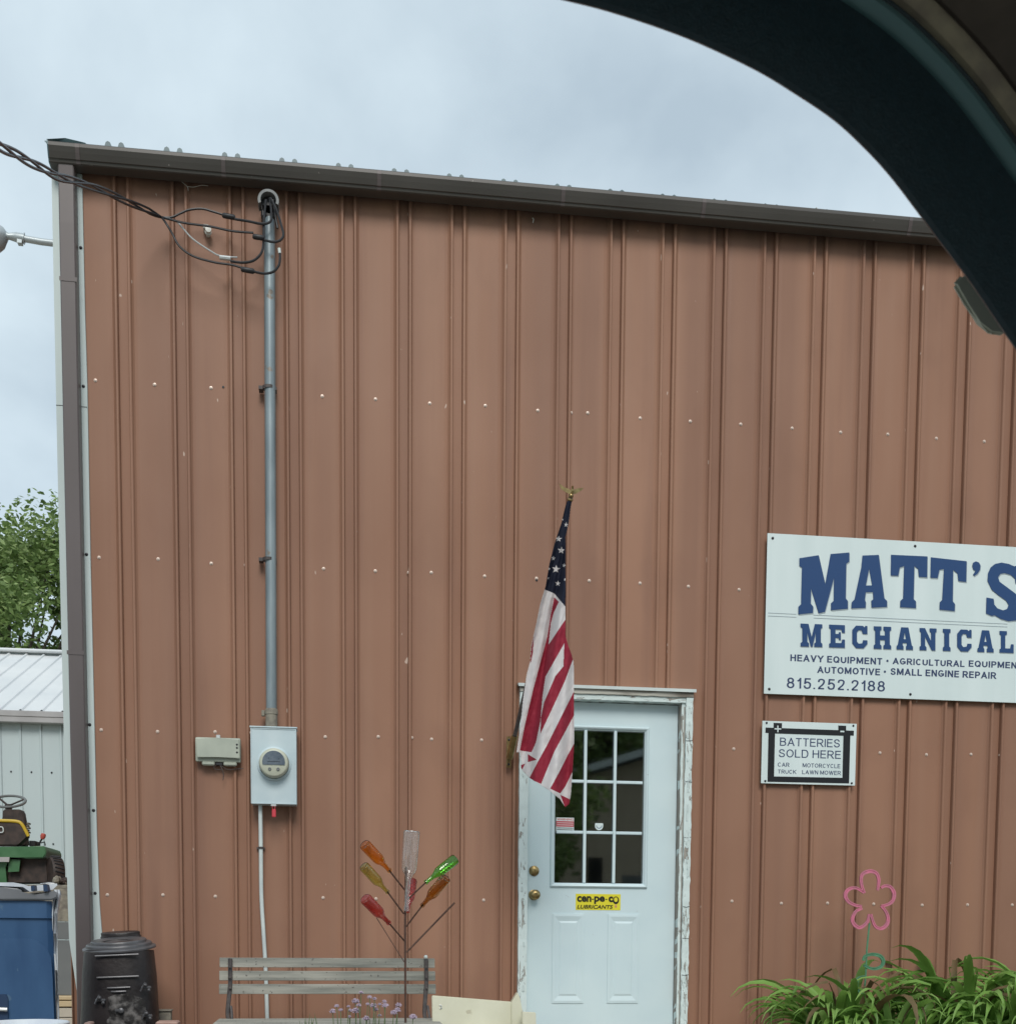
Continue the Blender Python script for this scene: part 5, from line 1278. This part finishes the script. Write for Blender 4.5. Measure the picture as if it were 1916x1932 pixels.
# ------------------------------------------------------------------ trailer with a riding mower
YR = 3.6
KR = (CD+YR)/F/1.02296/3.832
tra = thing('flatbed_platform', 'raised platform with brown side boards and grey panels behind the blue bin', 'platform', (ZL(0, 1880, YR).x-.4, YR+.6, 0))
def zr(x, y, Y=YR): return ZL(x, y, Y)
rx = zr(700, 900).x; lx = zr(-500, 900).x
za, zb_, zc, zd = zr(300, 888).z, zr(300, 1160).z, zr(300, 1705).z, zr(300, 1790).z
MB().box((lx, YR, za-.03), (rx, YR+1.5, za), .004).build('deck', M['tbrown'], tra)
MB().box((lx, YR-.02, zb_), (rx, YR+.02, za-.031), .004).build('side_board', M['tbrown'], tra)
zm = zr(300, 1295).z
MB().box((lx, YR-.015, zm+.003), (rx, YR+.02, zb_-.004), .003).build('side_panel', M['tgrey'], tra)
MB().box((lx, YR-.015, zc), (rx, YR+.02, zm-.003), .003).build('side_panel', M['tgrey'], tra)
ym = zr(300, 1745).z
MB().box((lx, YR-.06, ym+.004), (rx, YR+.1, zc-.003), .008).build('sill_plank', M['plank'], tra)
MB().box((lx, YR-.07, zd), (rx, YR+.1, ym-.002), .008).build('sill_plank', M['plank'], tra)
zx = zr(300, 1868).z
MB().box((lx, YR-.09, zx+.004), (rx, YR+.1, zd-.01), .004).build('base_block', M['concrete'], tra)
MB().box((lx, YR-.10, 0), (rx, YR+.1, zx-.002), .004).build('base_block', M['concrete'], tra)

MWY = YR+.55
mow = thing('riding_mower', 'green riding lawn mower with yellow edged seat standing on the raised platform', 'riding mower', (zr(60, 870, MWY).x, MWY, za))
def zm_(x, y, Y=MWY): return ZL(x, y, Y)
mb = MB(); fp = [(-260, 612), (0, 608), (200, 606), (320, 600), (338, 618), (342, 660), (322, 690), (180, 694), (120, 680), (0, 684), (-260, 690)]
mb.prism([zm_(x, y, MWY-.25) for x, y in fp], (0, .62, 0)); bmesh.ops.bevel(mb.bm, geom=mb.bm.edges[:], offset=.008, segments=2, affect='EDGES'); mb.build('fender', M['green_fender'], mow, smooth=True)
mb = MB(); mb.prism([zm_(x, y, MWY-.2) for x, y in ((-260, 692), (70, 690), (40, 760), (50, 878), (-260, 878))], (0, .4, 0)); mb.build('rear_frame', M['green_fender'], mow)
mb = MB(); mb.prism([zm_(x, y, MWY-.15) for x, y in ((70, 696), (338, 690), (350, 870), (60, 872))], (0, .4, 0)); mb.build('drive_housing', M['brownblack'], mow)
mb = MB(); mb.prism([zm_(x, y, MWY-.21) for x, y in ((66, 700), (150, 705), (140, 790), (60, 795))], (0, .03, 0)); mb.build('bracket_plate', M['green_fender'], mow)
mb = MB(); mb.prism([zm_(x, y, MWY-.262) for x, y in ((-120, 684), (70, 684), (66, 720), (-120, 718))], (0, .01, 0)); mb.build('plate', M['shedtrim'], mow)
# seat: dark back with yellow edge
mb = MB(); mb.prism([zm_(x, y, MWY-.22) for x, y in ((-220, 425), (130, 425), (160, 445), (205, 525), (188, 540), (145, 580), (130, 600), (-220, 600))], (0, .12, 0)); bmesh.ops.bevel(mb.bm, geom=mb.bm.edges[:], offset=.01, segments=2, affect='EDGES'); seat = mb.build('seat', M['brownblack'], mow, smooth=True)
mb = MB(); mb.tube(smoothline([zm_(x, y, MWY-.22) for x, y in ((-220, 412), (0, 414), (120, 420), (160, 440), (190, 490), (210, 530))], 5), .014, 8); mb.build('seat_piping', M['mowyellow'], seat, smooth=True)
mb = MB(); mb.tube(smoothline([zm_(x, y, MWY-.235) for x, y in ((-20, 462), (15, 462), (24, 480), (20, 500), (-20, 502))], 4), .005, 6); mb.build('seat_badge', M['pvc'], seat)
mb = MB(); mb.prism([zm_(x, y, MWY+.1) for x, y in ((75, 330), (150, 330), (165, 345), (180, 430), (195, 600), (60, 600), (0, 600), (20, 330))], (0, .12, 0)); bmesh.ops.bevel(mb.bm, geom=mb.bm.edges[:], offset=.01, segments=2, affect='EDGES'); mb.build('dash_cowl', M['brownblack'], mow, smooth=True)
# steering wheel
sw = zm_(62, 272, MWY+.25); cc = []
R1 = 118*KR*1.03
for i in range(33):
    t = 2*PI*i/32; cc.append(sw+Vector((R1*math.cos(t), R1*.75*math.sin(t), R1*.42*math.sin(t))))
mb = MB(); mb.tube(cc, .012, 8, caps=False); whl = mb.build('steering_wheel', M['tgrey'], mow, smooth=True)
mb = MB()
for t in (.5, 2.4, 4.7): mb.tube([sw+Vector((0, 0, -.04)), sw+Vector((R1*math.cos(t), R1*.75*math.sin(t), R1*.42*math.sin(t)))], .009, 6)
mb.lathe([(.0, .0), (.03, 0), (.035, -.03), (.02, -.06), (.02, -.2)], sw+Vector((0, 0, -.025)), n=16); mb.build('steering_column', M['brownblack'], mow, smooth=True)
# battery tray, lever and red knob
mb = MB(); mb.box(zm_(215, 603, MWY-.1), zm_(300, 575, MWY+.1)+Vector((0, .0, 0)), .004); mb.build('battery', M['black'], mow)
mb = MB(); mb.tube([zm_(285, 600), zm_(300, 565), zm_(318, 540)], .008, 6); mb.tube([zm_(300, 580), zm_(330, 572), zm_(335, 600)], .006, 6); lv_ = mb.build('lever', M['black'], mow)
mb = MB(); p = zm_(318, 530); mb.lathe([(0, -.03), (.016, -.025), (.024, 0), (.02, .022), (0, .028)], p, (.3, 0, 1), 12); mb.build('lever_knob', M['knobred'], lv_, smooth=True)
mb = MB()
for k in range(5): mb.box(zm_(196, 440+k*16, MWY-.1), zm_(228-(k % 2)*8, 434+k*16, MWY-.02), .002)
mb.build('hose_clamps', M['tbrown'], mow)
p = zm_(408, 806, MWY-.2)+Vector((.08, 0, .06)); mb = MB(); mb.lathe([(a_*.75, b_) for a_, b_ in ((0, -.045), (.12, -.05), (.18, -.05), (.195, -.03), (.195, .03), (.18, .05), (.12, .05), (0, .045))], (p.x-.08, p.y, p.z-.06), (1, .5, 0), 28)
wl_ = mb.build('wheel', M['brownblack'], mow, smooth=True)
mb = MB()
for i in range(26):
    t = 2*PI*i/26; q = Vector((0, 0, 1)).rotation_difference(Vector((1, .5, 0)).normalized()); c = Vector((p.x-.08, p.y, p.z-.06))
    mb.tube([c+q @ Vector((.149*math.cos(t), .149*math.sin(t), -.035)), c+q @ Vector((.149*math.cos(t+.1), .149*math.sin(t+.1), .035))], .007, 5)
mb.build('tyre_tread', M['black'], wl_)
p = zm_(60, 850, MWY+.02); mb = MB(); mb.lathe([(0, -.05), (.10, -.06), (.13, -.04), (.13, .04), (.1, .06), (0, .05)], (p.x, p.y-.05, p.z+.06), (1, 0, 0), 24); mb.build('wheel', M['brownblack'], mow, smooth=True)
# scrap lying on the platform
for i, (x, y, w, h, m_, lb) in enumerate(((300, 868, 140, 22, 'bag', 'crumpled white rag on the platform edge'), (440, 850, 70, 60, 'brownblack', 'dark rusty scrap iron on the platform beside the mower'), (390, 820, 60, 70, 'tbrown', 'brown scrap block on the platform under the mower wheel'), (470, 862, 40, 36, 'concrete', 'pale lump on the platform at the corner downspout'))):
    a = zr(x, y+h*.3, YR+.2); mb = MB(); mb.ball((0, 0, 0), .5, 10)
    for v in mb.bm.verts:
        q = v.co; f_ = 1+.35*noise.noise(q*4+Vector((i*5, 0, 0))); v.co = Vector((a.x+w*KR*(.5+q.x*f_), YR+.2+.12*q.y*f_, za+h*KR*(.5+q.z*f_)))
    tag(mb.build('scrap', M[m_], None, smooth=(m_ == 'bag')), lb, 'scrap')

# ------------------------------------------------------------------ pale shed behind
YSh = 11.8
shed = thing('pale_shed', 'long pale grey metal shed with light ribbed roof beyond the yard', 'shed', (-8, YSh+3, 0))
def sh(u, v, Y=YSh): return at(u, v, Y)
ez = sh(60, 1350).z
xR = 1.5; xL = -26
mb = MB(); n = int((xR-xL)/.3048); prev = None
pw_ = .285
k = 0; x = xL
P = []
while x < xR:
    P += [(x, 0), (x+pw_-.045, 0), (x+pw_-.035, -.022), (x+pw_-.012, -.022), (x+pw_-.002, 0)]; x += pw_
A = [mb.bm.verts.new((x, YSh+y, 0)) for x, y in P]; B = [mb.bm.verts.new((x, YSh+y, ez)) for x, y in P]
for i in range(len(P)-1): mb.bm.faces.new((A[i], A[i+1], B[i+1], B[i]))
mb.build('wall', M['shedwall'], shed, recalc=False)
mb = MB(); x = xL+.12
while x < xR:
    for z in (sh(60, 1457).z, sh(60, 1592).z, 1.0): mb.ball((x, YSh-.004, z), .014, 4)
    x += pw_
stuff(mb.build('shed_screws', M['screwdark'], shed))
mb = MB(); mb.box((xL, YSh-.16, ez-.13), (xR, YSh-.03, ez-.04), .01); mb.box((xL, YSh-.17, ez-.045), (xR, YSh-.12, ez+.04), .006); mb.build('gutter', M['shedtrim'], shed)
# roof slope: ridge at v=1238
rz = None
RY = 4.2; zr_ = at(60, 1235, YSh+RY).z
mb = MB(); P = []; x = xL
while x < xR:
    P += [(x, 0), (x+.228, 0), (x+.240, .03), (x+.262, .03), (x+.274, 0)]; x += .762/2.6
A = [mb.bm.verts.new((x, YSh-.14, ez+.03+z)) for x, z in P]; B = [mb.bm.verts.new((x, YSh+RY, zr_+z)) for x, z in P]; Dd = [mb.bm.verts.new((x, YSh+2*RY, ez+.03+z)) for x, z in P]
for i in range(len(P)-1): mb.bm.faces.new((A[i], A[i+1], B[i+1], B[i])); mb.bm.faces.new((B[i], B[i+1], Dd[i+1], Dd[i]))
mb.build('roof', M['shedroof'], shed, recalc=False)
mb = MB(); mb.box((xL, YSh+RY-.14, zr_+.02), (xR, YSh+RY+.14, zr_+.075), .02); mb.build('ridge_cap', M['shedroof'], shed)
mb = MB(); mb.poly([(xR, YSh, 0), (xR, YSh+2*RY, 0), (xR, YSh+2*RY, ez), (xR, YSh+RY, zr_), (xR, YSh, ez)]); mb.poly([(xL, YSh, 0), (xL, YSh+2*RY, 0), (xL, YSh+2*RY, ez), (xL, YSh+RY, zr_), (xL, YSh, ez)]); mb.poly([(xL, YSh+2*RY, 0), (xR, YSh+2*RY, 0), (xR, YSh+2*RY, ez), (xL, YSh+2*RY, ez)])
mb.build('end_wall', M['shedwall'], shed, recalc=False)

# ------------------------------------------------------------------ trees
def tree_(x, y, h, cr_, label, seed, nleaf=14000, ls=.11, cz=.62, lobes=None):
    rnd = random.Random(seed)
    t = thing('broadleaf_tree', label, 'tree', (x, y, 0))
    mb = MB(); mb.tube(smoothline([Vector((x, y, 0)), Vector((x+.1, y, h*.25)), Vector((x-.05, y, h*.5)), Vector((x+.1, y, h*.85))], 4), [cr_*.09]*5+[cr_*.07]*4+[cr_*.04]*3+[cr_*.01], 8)
    cl = []
    for i in range(70):
        while True:
            d = Vector((rnd.uniform(-1, 1), rnd.uniform(-1, 1), rnd.uniform(-1, 1)))
            if .35 < d.length < 1: break
        c = Vector((x+d.x*cr_, y+d.y*cr_, h*cz+d.z*h*(1-cz)*.93))
        cl.append((c, rnd.uniform(.16, .30)*cr_))
        s0 = Vector((x, y, h*rnd.uniform(.25, .6)))
        mb.tube(smoothline([s0, s0.lerp(c, .5)+Vector((0, 0, .2)), c], 3), [cr_*.022, cr_*.018, cr_*.014, cr_*.011, cr_*.008, cr_*.006, cr_*.004], 5)
    mb.build('trunk', M['bark'], t)
    vs_, fs_, mi_ = [], [], []
    for k in range(nleaf):
        c, r = cl[rnd.randrange(len(cl))]
        d = Vector((rnd.gauss(0, 1), rnd.gauss(0, 1), rnd.gauss(0, .8)))
        if d.length > 1.9: d *= 1.9/d.length
        d *= r*.58
        p = c+d; a = Vector((rnd.uniform(-1, 1), rnd.uniform(-1, 1), rnd.uniform(-.6, .6))).normalized(); b = a.orthogonal().normalized()
        if rnd.random() < .5: b = a.cross(b)
        s = ls*rnd.uniform(.6, 1.2); i0 = len(vs_)
        vs_ += [p-a*s, p-b*s*.5+a*s*.1, p+a*s, p+b*s*.5+a*s*.1]; fs_.append((i0, i0+1, i0+2, i0+3)); mi_.append(min(2, max(0, int(rnd.gauss(1, .7)+.5))))
    me = bpy.data.meshes.new('crown'); me.from_pydata(vs_, [], fs_); me.polygons.foreach_set('material_index', mi_)
    for m_ in M['treeleaf']: me.materials.append(m_)
    link('crown', me, t); return t
c = at(15, 930, 24); top_z = at(15, 925, 24).z
tree_(at(5, 1100, 24).x, 24, top_z-.15, 3.3, 'leafy green tree behind the pale shed at the left edge', 3, 70000, .085)
tree_(at(-180, 1100, 26).x, 26, top_z*.9, 3.4, 'leafy green tree just outside the left of the view', 5, 7000, .16)

# ------------------------------------------------------------------ yard light on the side wall
ya = .9
yl = thing('yard_light', 'grey yard light on a horizontal arm sticking out left of the building', 'lamp', Z1(320, 730, ya))
mb = MB(); mb.tube([Vector((BX0-.002, ya, Z1(330, 733, ya).z)), Z1(230, 715, ya), Z1(130, 697, ya)], .019, 12); mb.box((BX0-.02, ya-.05, Z1(330, 733, ya).z-.1), (BX0-.001, ya+.05, Z1(330, 733, ya).z+.1), .004); mb.build('arm', M['lamp'], yl, smooth=True)
mb = MB(); mb.tube([Z1(138, 698, ya), Z1(90, 690, ya), Z1(50, 685, ya), Z1(25, 682, ya)], [.027, .027, .018, .03], 12); mb.tube([Z1(136, 665, ya), Z1(136, 730, ya)], .004, 6); mb.box(Z1(95, 718, ya-.02), Z1(130, 700, ya+.02)); mb.build('fitter', M['lamp'], yl, smooth=True)
c = Z1(-22, 682, ya); mb = MB(); mb.lathe([(a*.55, b*.5) for a, b in ((0, .16), (.03, .155), (.05, .11), (.09, .09), (.12, .04), (.125, -.02), (.11, -.06), (.09, -.12), (.05, -.17), (0, -.18))], c, (0, 0, 1), 24); mb.build('lamp_head', M['lamp'], yl, smooth=True)

# ------------------------------------------------------------------ across the street (seen mirrored in the door panes)
hs = thing('house_across', 'tan house with a grey gable roof across the street, behind the viewer', 'house', (12, -36, 0))
mb = MB(); mb.prism([Vector((5.5, -34, 0)), Vector((25, -34, 0)), Vector((25, -34, 5.0)), Vector((15.5, -34, 8.0)), Vector((5.5, -34, 4.85))], (0, -9, 0)); mb.build('wall', M['housetan'], hs)
for a_, b_, nm in (((4.9, 4.78), (15.5, 8.12), 'roof'), ((25.6, 4.93), (15.5, 8.12), 'roof')):
    mb = MB(); mb.prism([Vector((a_[0], -33.3, a_[1])), Vector((b_[0], -33.3, b_[1])), Vector((b_[0], -33.3, b_[1]+.22)), Vector((a_[0], -33.3, a_[1]+.22))], (0, -10, 0)); mb.build('roof', M['shingle'], hs)
    mb = MB(); mb.prism([Vector((a_[0], -33.28, a_[1]-.04)), Vector((b_[0], -33.28, b_[1]-.04)), Vector((b_[0], -33.28, b_[1]+.2)), Vector((a_[0], -33.28, a_[1]+.2))], (0, .05, 0)); mb.build('fascia', M['pvc'], hs)
MB().box((10.0, -34.0, 2.5), (10.5, -33.96, 3.5)).build('window', M['dark'], hs)
MB().box((11.2, -34.0, 0), (13.6, -33.96, 2.9)).build('garage_door', M['tgrey'], hs)
tree_(6.6, -29, 8.6, 2.5, 'small tree in front of the house across the street', 21, 5000, .16, .6)
tree_(4, -50, 17, 6.5, 'tall tree behind the house across the street', 11, 6500, .4)
tree_(14, -52, 18, 7, 'second tall tree behind the house across the street', 12, 6500, .4)
tree_(25, -50, 16, 6.5, 'third tall tree behind the house across the street', 13, 8000, .4)

# ------------------------------------------------------------------ the car the picture was taken from: window surround
car = thing('car_window_surround', 'dark curved upper edge of the car window the scene is viewed through', 'car', (CX+.5, -CD+.45, CH+.3))
edge = [(-900, -190), (-400, -110), (75, 0), (250, 45), (450, 110), (630, 180), (850, 285), (1000, 375), (1170, 490), (1300, 610), (1400, 720), (1500, 850), (1600, 985), (1710, 1130), (1860, 1350), (1960, 1495), (2200, 1850), (2500, 2350)]
YE = -CD+.50
E0 = smoothline([ZT(x, y, YE) for x, y in edge], 5)
def offs(P, w, Y=None):
    out = []
    for i, p in enumerate(P):
        t = (P[min(i+1, len(P)-1)]-P[max(i-1, 0)]); nr = Vector((-t.z, 0, t.x)).normalized()
        q = p+nr*w; out.append(Vector((q.x, p.y if Y is None else Y, q.z)))
    return out
def sweep(prof, m, name, sm=True):
    "prof: (offset outward from the opening edge, y towards the viewer)"
    mb = MB(); rows = [offs(E0, w) for w, y in prof]
    V = [[mb.bm.verts.new(p-Vector((0, y, 0))) for p in r] for r, (w, y) in zip(rows, prof)]
    for A, B in zip(V, V[1:]):
        for i in range(len(E0)-1): mb.bm.faces.new((A[i], A[i+1], B[i+1], B[i]))
    return mb.build(name, m, car, smooth=sm, recalc=False)
sweep([(.006, -.005), (.001, -.002), (0, 0), (.001, .002), (.012, .004), (.025, .004), (.040, .002), (.043, -.006)], M['cararound'], 'window_seal')
sweep([(.040, -.008), (.0425, 0), (.0445, .002), (.047, .003), (.0495, .002), (.0515, 0), (.053, -.008)], M['carteal'], 'seal_lip')
sweep([(.0515, -.01), (.0525, -.003), (.055, -.002), (.0565, -.003)], M['cararound'], 'seal_groove')
sweep([(.0550, -.008), (.0565, 0), (.059, .002), (.0625, .002), (.065, .0), (.066, -.006)], M['carbeige'], 'headliner_edge')
sweep([(.0655, -.008), (.067, 0), (.09, .004), (.15, .02), (.25, .05), (.40, .09)], M['carbrown'], 'pillar_trim')
sweep([(.006, -.005), (.05, -.04), (.12, -.055), (.40, -.03), (.40, .09)], M['cararound'], 'door_outer_frame')
YQ = YE+.045
mb = MB(); bp_ = [(1662, 1160), (1700, 1118), (1760, 1150), (1900, 1385), (1860, 1352), (1812, 1372), (1770, 1325), (1720, 1262)]
mb.prism([ZT(x, y, YQ) for x, y in [(1662, 1162), (1700, 1120), (1790, 1180), (1900, 1350), (1862, 1355), (1815, 1371), (1770, 1322), (1715, 1255)]], (0, .003, 0)); bmesh.ops.bevel(mb.bm, geom=mb.bm.edges[:], offset=.0012, segments=2, affect='EDGES')
o = mb.build('grey_clip', mat('grey_clip_plastic', (0.5, 0.52, 0.44), .6), car); o['label'] = 'grey plastic clip at the window edge'
MB().box((CX-.9, -CD-1.2, CH+.52), (CX+1.1, -CD+.50, CH+.56), .01).build('headliner', M['carbeige'], car)
